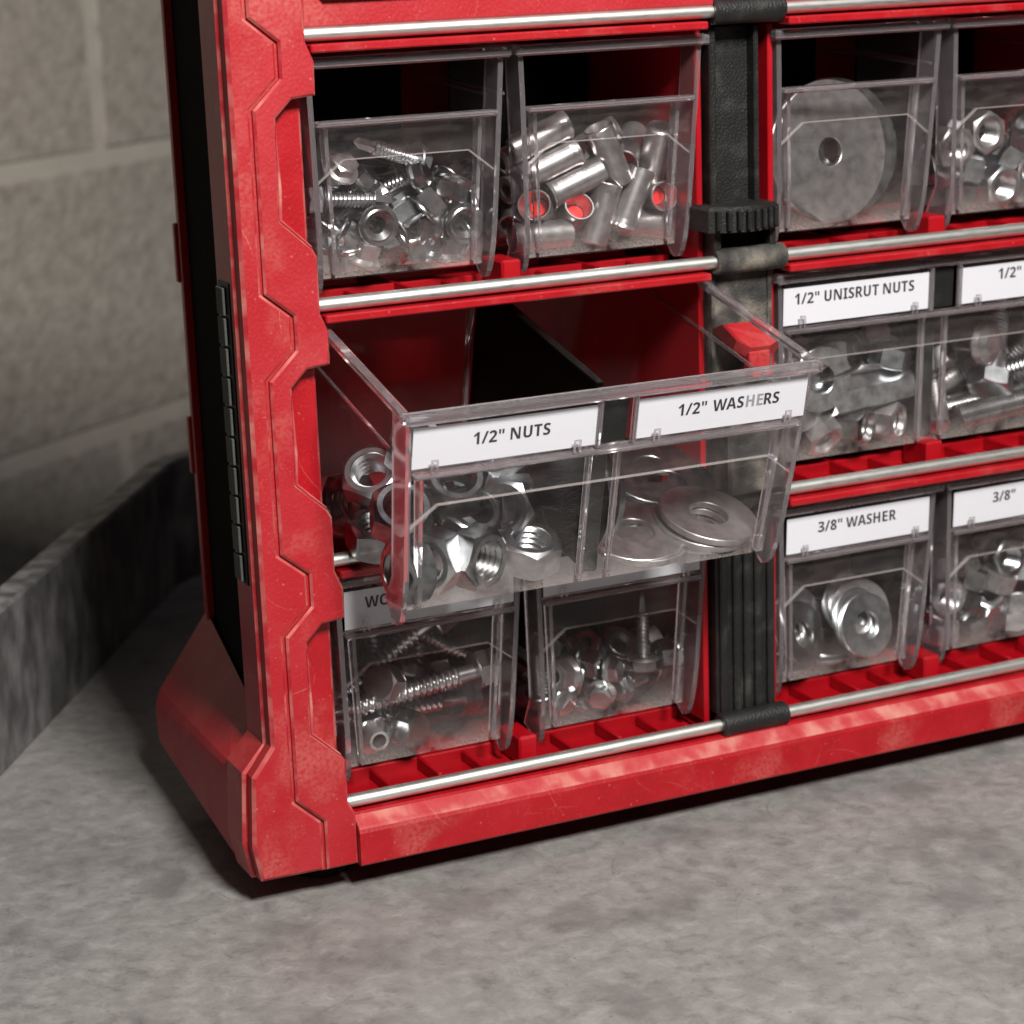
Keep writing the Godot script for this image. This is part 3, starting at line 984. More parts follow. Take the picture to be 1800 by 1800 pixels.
	parts_mesh["bolt"] = s.mesh(m)
	# carriage bolt, seen head on
	s = Shape.new()
	s.rings([[0.0, 4.2, false], [4.0, 3.9, false], [7.4, 2.4, false], [8.6, 0.4, false], [8.4, -0.6, false], [4.0, -0.6, false], [4.0, -40, false], [0.0, -40, false]], 32, false)
	parts_mesh["carriage_bolt"] = s.mesh(mats["zinc_dull"])
	# lag screw with a coarse thread and a point
	s = Shape.new()
	hex_head(s, 12.6, 23.5, 31)
	s.rings([[6.3, 23.6, false], [6.9, 23.2, false], [6.9, 22.4, false], [2.9, 22.4, false], [2.9, 16, false]], 24, false)
	s.thread(3.7, 1.0, 2.5, 16.2, -31.0, 16, 9.0)
	parts_mesh["lag"] = s.mesh(m)
	# cone-ended hex anchor nut
	s = Shape.new()
	s.rings([[3.0, 5, false], [6.0, 5, false], [6.4, 4.7, true, -3.0], [6.4, -1, true], [6.2, -1.6, false], [3.6, -6, false], [2.6, -6, false], [2.8, 0, false]], 24)
	parts_mesh["cone"] = s.mesh(m)


const KINDS := {
	"nut": ["hex_nut", "nut"], "small_nut": ["hex_nut", "nut"], "washer": ["flat_washer", "washer"], "small_washer": ["flat_washer", "washer"], "fender_washer": ["fender_washer", "washer"],
	"flange_nut": ["flange_nut", "nut"], "drill_screw": ["drill_screw", "screw"], "sleeve": ["anchor_sleeve", "anchor sleeve"], "coupling": ["coupling_nut", "nut"], "spring": ["coil_spring", "spring"],
	"strut_nut": ["channel_nut", "nut"], "bolt": ["hex_bolt", "bolt"], "carriage_bolt": ["carriage_bolt", "bolt"], "lag": ["lag_screw", "screw"], "cone": ["cone_nut", "nut"],
}


func piece(kind: String, drawer: Node3D, at: Vector3, turn: Vector3, label: String, group: String) -> Node3D:
	var k: Array = KINDS[kind]
	var place := drawer.transform * Transform3D(Basis.from_euler(turn), at * MM)
	var o: Node3D
	if parts_mesh.has(kind + "/plug"):
		o = thing(k[0], label, k[1], group)
		put("sleeve", parts_mesh[kind], o)
		put("plug", parts_mesh[kind + "/plug"], o)
	else:
		o = put(k[0], parts_mesh[kind])
		var tint: String = ["", "", "zinc_dark", "zinc_dull", "zinc_dark"][rng.randi() % 5] if kind != "nut" else ["", "zinc_dark", "zinc_dark"][rng.randi() % 3]
		if tint:
			(o as MeshInstance3D).set_surface_override_material(0, mats[tint])
		tag(o, label, k[1], group)
	o.transform = place
	return o


# how a piece lies and where, in words, so that each can be pointed at
func lie(kind: String, turn: Vector3) -> String:
	var axis := Basis.from_euler(turn).y
	if kind in ["drill_screw", "lag", "bolt", "sleeve", "coupling"]:
		if absf(axis.y) > 0.75:
			return "upright" if axis.y < 0.0 or kind in ["sleeve", "coupling"] else "head-up"
		if absf(axis.z) > 0.75:
			return "end-on"
		return "crosswise" if absf(axis.x) > 0.8 else "slanting"
	if absf(axis.y) > 0.85:
		return "flat-lying"
	if absf(axis.z) > 0.75:
		return "front-facing"
	return "edgewise" if absf(axis.x) > 0.75 else "tilted"


func heap(list: Array, drawer: Node3D, labels: Dictionary) -> void:
	var lo := Vector3.ONE * 1e6
	var hi := -lo
	for r in list:
		var p := Vector3(r[1], r[2], r[3])
		lo = lo.min(p)
		hi = hi.max(p)
	var words := []
	var alike := {}
	for r in list:
		var l: Array = labels[r[0]]
		var q := (Vector3(r[1], r[2], r[3]) - lo) / (hi - lo).max(Vector3.ONE)
		var turn := Vector3(r[4], r[5], r[6])
		var spot: String = ["bottom", "middle", "top"][clampi(int(q.y * 3.0), 0, 2)] + " " + ["left", "centre", "right"][clampi(int(q.x * 3.0), 0, 2)] + " " + ("front" if q.z > 0.5 else "rear")
		var say: String = "%s %s at %s of %s" % [lie(r[0], turn), l[0], spot, l[2]]
		alike.get_or_add(say, []).append(words.size())
		words.append(say)
	# where several read alike, tell them apart from left to right
	for say in alike:
		var who: Array = alike[say]
		if who.size() > 1:
			who.sort_custom(func(m, n): return list[m][1] < list[n][1])
			var order: Array = [["left-hand", "right-hand"], ["leftmost", "central", "rightmost"], ["leftmost", "inner-left", "inner-right", "rightmost"]][mini(who.size(), 4) - 2]
			for k in who.size():
				words[who[k]] = order[mini(k, order.size() - 1)] + " " + say
	for k in list.size():
		var r: Array = list[k]
		piece(r[0], drawer, Vector3(r[1], r[2], r[3]), Vector3(r[4], r[5], r[6]), words[k], labels[r[0]][1])


# ---------------------------------------------------------------- where loose pieces came to rest: kind, place in the drawer, turn
const BOLTS := [
	["bolt", 43.0, 10.3, -15.0, -1.02, -2.98, 1.44],
	["bolt", 36.6, 9.9, -25.8, 0.56, 0.11, -1.51],
	["bolt", 52.1, 19.7, -28.3, 1.16, 0.56, 2.99],
	["bolt", 46.7, 35.9, -29.0, -0.54, -1.56, -2.63],
	["bolt", 59.0, 25.1, -32.3, 0.65, 0.67, 0.25],
	["bolt", 16.1, 22.9, -28.2, -0.11, -1.94, 0.88],
	["bolt", 13.1, 30.2, -43.7, 0.20, -1.94, 3.13],
	["bolt", 29.6, 19.4, -32.7, -0.46, -2.93, -2.00],
	["small_nut", 24.0, 21.2, -42.8, -0.74, 3.14, -1.81],
	["small_nut", 37.5, 24.1, -41.5, -0.54, -1.27, 1.29],
	["small_nut", 11.7, 29.9, -19.5, -0.48, -0.67, -2.55],
	["small_nut", 65.8, 11.2, -36.0, -1.16, -3.14, -1.57]]
const DRAWER_NUTS := [
	["nut", -16.5, 9.9, -20.5, 0.15, 0.30, 0.05],
	["nut", -38.0, 13.6, -15.5, 1.42, 0.55, 0.10],
	["nut", -35.0, 20.5, -29.5, 0.50, 0.20, 0.00],
	["nut", -39.0, 31.2, -33.0, 0.48, -0.10, 0.10],
	["nut", -19.5, 19.5, -34.0, 1.20, -0.60, 0.10],
	["nut", -51.5, 13.4, -18.5, 1.45, -0.90, 0.10],
	["nut", -62.5, 13.2, -14.5, 0.30, 0.10, 1.50],
	["nut", -62.0, 12.5, -66.0, 0.20, 0.25, 1.48],
	["nut", -57.5, 25.0, -58.0, 0.35, 0.20, 0.50],
	["nut", -60.0, 10.0, -46.0, 0.10, 0.50, 0.12],
	["nut", -41.0, 9.7, -52.0, 0.00, 0.20, 0.00],
	["nut", -21.0, 9.7, -54.0, 0.00, 0.70, 0.00],
	["nut", -47.0, 22.0, -44.0, 0.90, 0.30, 0.20],
	["nut", -30.0, 9.7, -72.0, 0.00, 0.10, 0.00],
	["nut", -51.5, 9.7, -33.0, 0.03, 0.40, 0.00],
	["nut", -10.0, 14.0, -44.0, 1.50, 1.20, 0.00],
	["nut", -30.0, 22.5, -60.0, 0.50, 0.90, 0.20],
	["nut", -60.0, 26.5, -28.0, 0.50, 0.30, 0.25],
	["nut", -26.0, 21.0, -50.0, 0.35, 0.50, -0.10],
	["nut", -46.0, 38.0, -50.0, 0.60, 0.10, 0.20],
	["nut", -12.0, 27.0, -58.0, 0.40, 0.20, -0.30]]
const DRAWER_WASHERS := [
	["washer", 25.5, 7.4, -25.0, 0.13, 0.00, 0.03],
	["washer", 27.5, 5.2, -24.5, 0.03, 0.00, 0.01],
	["washer", 51.5, 8.2, -23.5, 0.10, 0.00, -0.04],
	["washer", 52.5, 11.1, -22.5, 0.15, 0.30, -0.06],
	["washer", 50.0, 5.3, -26.0, 0.02, 0.00, 0.00],
	["washer", 50.5, 10.5, -48.0, 0.28, 0.00, 0.08],
	["washer", 41.0, 9.5, -69.0, 0.30, 0.00, -0.10],
	["washer", 7.5, 21.6, -28.0, 0.10, 0.00, 1.47],
	["washer", 11.0, 21.2, -31.0, 0.10, 0.10, 1.38],
	["washer", 31.0, 8.0, -47.0, 0.20, 0.00, -0.12],
	["washer", 30.0, 6.6, -36.0, 0.06, 0.00, 0.05],
	["washer", 48.0, 13.0, -56.0, 0.30, 0.20, 0.06],
	["washer", 24.0, 9.4, -60.0, 0.22, 0.00, 0.10]]
const DRILLS := [
	["drill_screw", -18.2, 7.5, -22.3, 0.27, 2.29, -1.46],
	["drill_screw", -15.9, 9.3, -27.5, -1.01, -3.04, -1.26],
	["drill_screw", 2.3, 7.8, -23.5, 0.66, -2.73, 1.42],
	["drill_screw", 3.5, 12.4, -23.3, 0.42, -2.22, -1.85],
	["drill_screw", 17.2, 7.8, -23.7, 0.54, -2.49, -1.43],
	["drill_screw", -8.9, 12.7, -32.2, 0.06, -0.11, -1.05],
	["drill_screw", -3.2, 12.4, -21.7, -0.43, -2.23, 1.86],
	["drill_screw", 15.9, 13.7, -23.9, 1.19, -0.46, -2.12],
	["drill_screw", -27.1, 24.8, -12.8, -0.06, 1.17, -3.00],
	["drill_screw", -17.8, 16.6, -27.9, 0.38, -0.86, -2.30],
	["drill_screw", -22.0, 13.9, -23.3, -1.18, 0.42, -3.14],
	["drill_screw", -4.7, 16.8, -22.8, -0.08, 2.30, 1.48],
	["flange_nut", -0.5, 23.0, -27.7, 0.07, 0.86, 0.72],
	["flange_nut", -12.8, 18.3, -18.3, -0.90, 2.62, -1.20],
	["flange_nut", -5.9, 22.3, -14.6, 0.92, 2.45, 1.78],
	["flange_nut", -17.8, 19.8, -14.6, -0.06, -2.73, -1.44],
	["flange_nut", 12.9, 19.9, -29.5, -0.35, 2.21, -2.47],
	["flange_nut", -22.5, 20.9, -20.0, 1.07, 2.87, -1.31],
	["flange_nut", -9.2, 23.5, -27.6, 0.74, -2.80, 1.61],
	["flange_nut", 26.6, 20.2, -29.3, -0.79, -0.22, -1.19],
	["flange_nut", -15.5, 24.8, -28.4, -0.21, -2.32, -1.34],
	["flange_nut", 26.9, 19.8, -16.3, -1.09, 0.00, 1.57],
	["drill_screw", 18.5, 29.0, -19.0, 2.98, 0.20, 0.10]]
const FLANGE := [
	["flange_nut", -16.3, 7.7, -16.8, 0.04, 0.04, -3.04],
	["flange_nut", -6.2, 7.6, -26.5, 0.04, 2.47, 3.13],
	["flange_nut", 26.4, 9.9, -16.4, 1.12, -0.16, -2.11],
	["flange_nut", 5.8, 9.6, -25.9, 0.51, 2.81, 2.09],
	["flange_nut", 6.1, 7.8, -16.1, -0.05, -0.88, -2.99],
	["flange_nut", -25.6, 7.8, -14.9, -0.25, -1.52, -3.01],
	["flange_nut", 21.6, 10.0, -29.2, 0.46, 1.57, -1.71],
	["flange_nut", 11.4, 8.0, -19.5, 0.01, 0.19, -0.01],
	["flange_nut", -16.4, 11.0, -27.0, -0.18, -2.89, 1.68],
	["flange_nut", 2.0, 13.2, -16.1, -0.89, -2.48, 1.41],
	["flange_nut", -24.4, 8.0, -26.6, -0.00, 1.95, -0.00],
	["flange_nut", -10.9, 9.7, -14.7, -0.40, -2.05, -0.06],
	["flange_nut", 19.5, 8.5, -15.2, -0.11, -1.99, -0.08],
	["flange_nut", -25.7, 13.4, -14.5, 0.37, -2.77, -2.17],
	["flange_nut", 1.2, 11.5, -27.1, 0.24, 1.69, -0.58],
	["flange_nut", 12.9, 14.6, -27.2, 0.93, 1.74, -2.74],
	["flange_nut", -2.5, 9.9, -14.9, -1.29, -2.32, -2.19],
	["flange_nut", 9.6, 15.8, -14.9, -1.07, -2.67, -1.62],
	["flange_nut", 24.6, 10.6, -25.3, -0.85, 1.75, 1.45],
	["flange_nut", 15.7, 14.9, -18.5, -0.13, 1.91, 2.89],
	["flange_nut", -17.1, 14.7, -15.4, -0.61, 0.30, -2.39],
	["flange_nut", 5.8, 19.6, -16.8, -0.66, 0.50, 0.12],
	["flange_nut", -7.4, 18.7, -13.1, 1.28, -1.58, 1.55],
	["flange_nut", 12.5, 21.8, -27.1, 0.45, 2.63, -2.20],
	["flange_nut", 26.5, 20.5, -22.1, 1.20, -2.87, -1.35],
	["flange_nut", -8.6, 12.3, -24.2, -0.73, 1.61, -1.59],
	["flange_nut", 17.6, 19.1, -23.2, -1.21, 1.82, 2.47],
	["flange_nut", -1.8, 16.5, -27.7, -0.28, 2.01, -0.54],
	["flange_nut", -24.3, 17.5, -16.4, -0.36, 0.39, -1.17],
	["flange_nut", 24.0, 16.7, -13.1, -0.60, -1.57, 1.57],
	["flange_nut", -21.8, 14.5, -26.8, 0.09, -0.18, 3.09],
	["flange_nut", -16.0, 20.9, -18.2, 0.98, -2.40, -2.65],
	["flange_nut", 19.6, 27.5, -26.0, 0.80, 1.76, 1.04],
	["flange_nut", 13.4, 23.2, -15.2, -0.27, -3.05, 0.87],
	["flange_nut", -12.8, 18.5, -27.5, 0.26, 1.13, -0.45],
	["flange_nut", 25.6, 30.0, -27.2, -0.49, 0.39, -1.09],
	["flange_nut", 3.2, 23.7, -22.4, -0.33, 0.03, -2.76],
	["flange_nut", 21.7, 26.9, -14.8, 0.56, 2.36, -3.06],
	["flange_nut", -26.9, 23.0, -25.9, 0.75, 0.00, -1.57],
	["flange_nut", -6.4, 25.2, -21.4, 1.27, -1.76, -0.92],
	["drill_screw", -14.5, 27.3, -13.7, 1.36, -0.42, 1.24],
	["drill_screw", -15.6, 25.2, -22.0, -0.62, -1.34, -0.60],
	["drill_screw", 2.0, 29.2, -22.6, -0.38, -0.91, -1.16],
	["drill_screw", -19.5, 29.8, -22.2, 0.16, -1.18, -0.76],
	["drill_screw", 0.5, 41.5, -17.0, 0.10, 0.15, -1.90]]
const LAGS := [
	["lag", -0.1, 9.0, -60.7, -1.51, -1.66, 0.01],
	["lag", -15.0, 10.7, -38.2, 1.26, 2.15, 1.68],
	["lag", 0.2, 13.3, -26.6, 0.50, 0.18, -1.68],
	["lag", -4.6, 17.3, -43.2, 0.52, -2.57, 1.46],
	["lag", -1.8, 22.9, -50.0, 0.94, 0.89, 2.14],
	["lag", -15.9, 33.2, -56.6, -0.24, -0.01, -2.70],
	["lag", 7.7, 18.0, -31.0, -0.68, 1.01, 1.05],
	["cone", -17.2, 10.5, -14.0, 0.39, 1.57, -1.57],
	["cone", 16.1, 10.5, -49.8, -1.17, -2.44, 1.59],
	["cone", -0.9, 10.5, -35.4, 0.39, -1.07, 1.58],
	["cone", 7.7, 10.5, -44.6, -1.18, -2.44, 1.60],
	["cone", -8.7, 20.4, -31.4, -0.04, -1.00, -0.82],
	["cone", 4.2, 21.8, -38.6, -0.04, -2.52, 2.08],
	["cone", -23.8, 18.7, -50.9, 0.21, -0.02, 0.17],
	["lag", -8.0, 33.0, -27.0, 0.50, 0.30, -0.90],
	["lag", 10.0, 38.0, -34.0, 0.20, 0.10, 1.00],
	["lag", 0.5, 24.5, -15.0, 0.00, 0.03, -1.47],
	["lag", -6.0, 42.0, -44.0, 0.25, 0.20, 0.25],
	["lag", 18.0, 40.0, -52.0, 0.10, -0.10, -0.05]]
const ROW0NUTS := [
	["small_nut", 10.1, 8.1, -16.0, 0.02, 2.86, 0.01],
	["small_nut", 23.5, 8.5, -28.9, 0.09, 2.27, -0.10],
	["small_nut", -23.8, 8.1, -16.0, -0.01, 2.05, -3.13],
	["small_nut", 3.3, 11.1, -31.9, 1.17, 1.59, -1.56],
	["small_nut", -18.3, 11.1, -28.7, -1.15, -0.17, -1.61],
	["small_nut", 23.9, 8.2, -15.8, 0.00, -1.84, 0.02],
	["small_nut", -9.7, 11.1, -28.7, 1.21, -0.47, 1.60],
	["small_nut", 10.2, 11.2, -26.6, -1.17, 1.85, -1.53],
	["small_nut", -26.8, 11.1, -28.9, 0.38, 3.13, -1.57],
	["small_nut", 23.9, 16.3, -20.8, 0.15, -1.20, 2.94],
	["small_nut", -9.7, 8.1, -16.0, -0.01, 2.07, -3.14],
	["small_nut", -23.8, 15.7, -17.5, -0.24, -1.83, 2.52],
	["small_nut", 11.2, 15.9, -16.2, -0.02, -2.34, 0.04],
	["small_nut", -1.3, 10.8, -22.5, -1.34, -1.83, -2.06],
	["small_nut", 10.6, 21.7, -28.4, 0.04, -2.58, -2.98],
	["small_nut", -7.6, 20.8, -28.8, 0.18, 2.41, -2.94],
	["small_nut", -22.2, 21.9, -28.8, -0.00, -1.08, -3.13],
	["small_nut", -13.0, 18.0, -16.4, -0.60, 3.09, -1.53],
	["small_nut", -23.9, 23.6, -13.2, 0.39, 1.58, 1.56],
	["small_nut", 16.3, 26.2, -17.8, -0.37, -0.65, -1.53],
	["small_nut", -2.7, 17.8, -16.2, 0.58, 0.21, -2.94],
	["small_nut", -22.3, 29.9, -28.6, -0.00, -3.03, -3.14],
	["small_nut", 3.0, 25.3, -16.5, -0.17, 3.09, -2.89],
	["small_nut", -26.6, 36.6, -16.4, 1.03, 0.05, -1.50],
	["small_nut", 4.6, 34.9, -14.0, -0.37, 1.63, 1.39],
	["small_nut", 23.8, 18.4, -31.8, -1.19, 1.53, -1.53],
	["small_nut", -10.7, 27.8, -16.2, 0.15, 2.80, -2.90],
	["small_nut", -2.3, 28.3, -28.8, -0.15, 1.99, -0.06],
	["small_nut", 26.2, 28.5, -23.7, -0.31, 0.05, 1.68],
	["small_nut", 24.0, 26.2, -13.1, 1.19, -1.61, -1.61],
	["small_nut", -8.2, 35.1, -28.5, 0.36, -0.95, 0.21],
	["small_nut", -16.0, 35.6, -16.3, 0.28, -1.99, 3.06],
	["small_nut", 11.3, 32.0, -28.6, 1.05, -0.68, -2.92],
	["small_nut", 18.4, 37.5, -16.4, 0.06, 0.33, -2.99]]
const ROW2NUTS := [
	["small_nut", 11.4, 8.2, -16.1, -0.00, 2.74, 0.02],
	["small_nut", 7.6, 11.1, -26.9, -0.22, -0.78, -1.67],
	["small_nut", -14.4, 8.1, -16.1, 0.01, -2.82, 3.13],
	["small_nut", 24.1, 11.0, -13.3, -0.44, 1.55, -1.56],
	["small_nut", 23.6, 8.2, -26.4, 0.00, 2.46, -0.00],
	["small_nut", -23.6, 8.1, -26.6, 0.01, -2.38, 0.00],
	["small_nut", -1.6, 11.1, -13.3, 1.20, -1.59, -1.59],
	["small_nut", -10.0, 11.0, -27.1, -0.32, -2.28, 1.50],
	["small_nut", 12.7, 17.8, -14.6, 0.91, 2.03, 2.12],
	["small_nut", -23.8, 15.8, -26.9, -0.02, -1.19, 0.00],
	["small_nut", 15.5, 17.8, -26.5, -0.36, -0.38, 2.02],
	["small_nut", -14.0, 17.9, -16.5, 0.94, -0.58, -1.96],
	["small_nut", 24.3, 18.4, -26.6, 1.05, 0.58, -0.80],
	["small_nut", 5.0, 22.6, -16.8, 0.69, -3.02, 2.26],
	["small_nut", -23.7, 19.4, -18.4, -0.84, -2.41, 2.56],
	["small_nut", -3.7, 17.2, -26.7, 0.47, 2.86, -2.38],
	["small_nut", 23.8, 24.9, -18.9, 0.84, 0.47, -2.78],
	["small_nut", -3.8, 26.3, -19.9, -0.30, 1.40, -2.36],
	["small_nut", 4.1, 24.7, -29.8, -1.56, -1.47, -1.68],
	["small_nut", -23.8, 27.3, -13.2, -0.36, 1.57, -1.58],
	["small_nut", 16.0, 31.5, -18.9, -0.60, 0.67, -2.47],
	["small_nut", -23.7, 25.7, -26.6, -0.07, -1.58, 0.94],
	["small_nut", -10.1, 32.0, -13.2, -0.04, -1.57, -1.57],
	["small_nut", -11.0, 28.6, -26.7, -0.40, -0.66, -1.80]]
const SLEEVES := [
	["sleeve", 20.0, 9.1, -30.9, -0.00, 0.00, -1.57],
	["sleeve", -19.9, 9.1, -30.9, -0.00, 0.00, -1.57],
	["sleeve", -20.1, 9.1, -14.1, -0.00, 0.00, 1.57],
	["sleeve", -6.3, 12.5, -18.9, 0.94, 0.07, 0.14],
	["sleeve", 4.4, 9.1, -26.1, 0.98, -0.98, -1.57],
	["sleeve", -23.1, 17.5, -26.8, 0.79, 1.63, 2.40],
	["sleeve", 21.6, 9.1, -17.9, 0.72, -0.72, -1.57],
	["sleeve", 13.5, 18.5, -26.6, 0.83, 0.84, 1.58],
	["sleeve", 3.1, 14.7, -14.1, -0.00, 0.00, -0.29],
	["sleeve", -2.4, 18.1, -30.9, -0.00, 0.00, 1.72],
	["sleeve", 1.9, 24.8, -22.8, 0.20, 0.36, 2.17],
	["sleeve", 15.4, 19.1, -14.1, -0.00, 0.00, 2.75],
	["sleeve", -17.7, 17.3, -18.5, 0.86, 0.54, 1.08],
	["sleeve", -6.9, 26.4, -14.1, -0.00, 0.00, 1.93],
	["sleeve", -20.2, 25.8, -22.4, -0.23, 0.21, -1.47],
	["sleeve", 25.9, 18.2, -19.9, 1.44, 0.00, 0.00],
	["sleeve", 20.3, 27.8, -30.9, -0.00, 0.00, -1.85],
	["sleeve", 6.5, 34.9, -14.1, -0.00, 0.00, 0.42],
	["sleeve", -16.6, 33.5, -14.1, -0.00, 0.00, -1.21],
	["sleeve", -5.7, 30.7, -26.3, -0.89, -2.45, 2.80],
	["sleeve", -20.4, 31.2, -30.9, 0.00, 0.00, 1.96],
	["sleeve", 25.9, 33.6, -16.4, -0.41, 3.14, 3.14],
	["sleeve", -20.4, 37.3, -22.8, 0.01, -0.01, -1.22],
	["sleeve", 6.9, 37.2, -28.2, -0.48, -0.89, 2.20],
	["sleeve", 19.8, 35.1, -24.2, 0.81, 1.34, 2.15],
	["sleeve", -20.4, 42.9, -14.1, -0.00, 0.00, -1.21]]
const STRUT := [
	["coupling", -33.6, 11.2, -25.4, 1.06, -1.06, -1.57],
	["coupling", -19.4, 11.2, -25.5, 1.05, -1.05, -1.57],
	["coupling", -58.1, 11.2, -25.5, 1.10, 1.10, 1.57],
	["coupling", -45.1, 17.0, -25.2, 0.98, -2.72, -2.92],
	["coupling", -22.0, 23.5, -16.2, -0.00, 0.00, -1.49],
	["coupling", -62.8, 32.4, -33.8, -0.10, -3.14, 3.14],
	["spring", -56.4, 24.3, -22.2, 0.25, 2.60, 1.89],
	["spring", -32.4, 22.6, -34.5, 0.36, 0.23, 2.21],
	["spring", -11.7, 22.4, -28.3, -0.15, -1.51, 1.71],
	["spring", -65.1, 25.2, -19.8, -1.29, -0.02, -1.56],
	["spring", -11.9, 17.3, -34.1, 0.20, -0.80, -1.36],
	["spring", -54.3, 25.4, -19.0, 0.26, 2.61, 1.89],
	["spring", -36.0, 28.1, -23.6, -0.72, -0.50, -2.44],
	["small_washer", -28.2, 25.6, -32.1, -0.63, -1.38, 2.37],
	["small_washer", -25.5, 28.7, -21.7, -0.18, -1.21, -2.68],
	["small_washer", -57.0, 29.9, -19.2, -0.75, -2.76, 0.17],
	["small_washer", -54.6, 25.0, -12.4, -1.01, 1.89, 1.38],
	["small_washer", -35.5, 32.7, -21.2, 0.29, -1.79, -3.12],
	["small_washer", -46.1, 32.1, -10.7, 0.00, 1.57, -1.57],
	["small_nut", -11.6, 35.5, -16.3, 0.10, 2.65, 0.19],
	["small_nut", -23.0, 31.9, -35.2, 0.95, -0.04, -0.35],
	["small_nut", -11.5, 42.4, -23.3, 0.06, -1.70, 0.61],
	["small_nut", -33.0, 39.4, -24.6, -0.04, 1.78, 3.06],
	["small_nut", -62.2, 39.5, -18.2, -0.29, 2.40, 0.58],
	["small_nut", -18.2, 34.3, -28.5, 0.51, -0.73, 2.26],
	["small_nut", -39.9, 34.8, -35.3, -0.85, -0.58, -2.10],
	["small_nut", -46.6, 36.8, -18.9, -0.45, 1.06, -0.07]]


# ---------------------------------------------------------------- surroundings
func make_bench() -> void:
	var s := Shape.new()
	# the bench top ends behind the upstand; one sheet with a square edge
	var a := Vector3(-244.3, 0, -170.8)
	var along := Vector3(0.538, 0, -0.843)
	var p := a - along * 700.0
	var q := a + along * 300.0
	s.loft([Vector3(p.x, BENCH - 38, p.z), Vector3(q.x, BENCH - 38, q.z), Vector3(1200, BENCH - 38, q.z), Vector3(1200, BENCH - 38, 520), Vector3(p.x, BENCH - 38, 520)], [Vector3(p.x, BENCH, p.z), Vector3(q.x, BENCH, q.z), Vector3(1200, BENCH, q.z), Vector3(1200, BENCH, 520), Vector3(p.x, BENCH, 520)])
	var top := build("workbench_top", s, "laminate")
	top.set_meta("kind", "structure")
	# upstand along the back edge, swept round the corner behind the rack
	var path := [a - along * 700.0]
	var heading := atan2(along.x, -along.z)
	var at := a + along * 262.0
	path.append(at)
	var turn_to := deg_to_rad(84.0)
	for k in 10:
		heading = lerpf(atan2(along.x, -along.z), turn_to, (k + 0.5) / 10.0)
		at += Vector3(sin(heading), 0, -cos(heading)) * 3.6
		path.append(at)
	path.append(at + Vector3(sin(turn_to), 0, -cos(turn_to)) * 760.0)
	s = Shape.new()
	var prev := []
	for k in path.size():
		var d: Vector3 = (path[mini(k + 1, path.size() - 1)] - path[maxi(k - 1, 0)]).normalized()
		var back := Vector3(d.z, 0, -d.x)
		var ring := []
		for f in [[0.0, 0.3], [0.0, 62.2], [1.4, 63.5], [11.8, 63.5], [13.0, 62.2], [13.0, 0.3]]:
			ring.append(path[k] + back * f[0] + Vector3(0, BENCH + f[1], 0))
		if k:
			for m in 5:
				s.quad(prev[m], prev[m + 1], ring[m + 1], ring[m], [-back, Vector3.UP - back, Vector3.UP, Vector3.UP + back, back][m], m + 1)
		prev = ring
	var up := build("upstand", s, "laminate_upright")
	tag(up, "low dark marbled upstand along the back of the workbench, curving round behind the rack", "upstand")


func make_wall() -> void:
	var wall := thing("block_wall", "rough grey concrete block wall with pale mortar joints behind the workbench", "wall")
	var along := Vector3(0.799, 0, -0.602)
	wall.transform = Transform3D(Basis(along, Vector3.UP, along.cross(Vector3.UP)), Vector3(-79, 0, -861) * MM)
	block("mortar", Vector3(-700, -400, -60), Vector3(1300, 700, -1.6), "mortar", wall, 0.0)
	var meshes := []
	for k in 3:
		var s := Shape.new()
		s.box(Vector3(0, 0, -50), Vector3(390, 188, 0), 2.5)
		meshes.append(s.mesh(mats["masonry"]))
	for row in range(-2, 4):
		for col in range(-2, 4):
			var x: float = 131.0 + col * 400.0 + (200.0 if row % 2 == 0 else 0.0)
			var o := put("block", meshes[absi(row + col) % 3], wall)
			o.position = Vector3(x, -60.0 + row * 199.0, rng.randf_range(-0.6, 0.6)) * MM


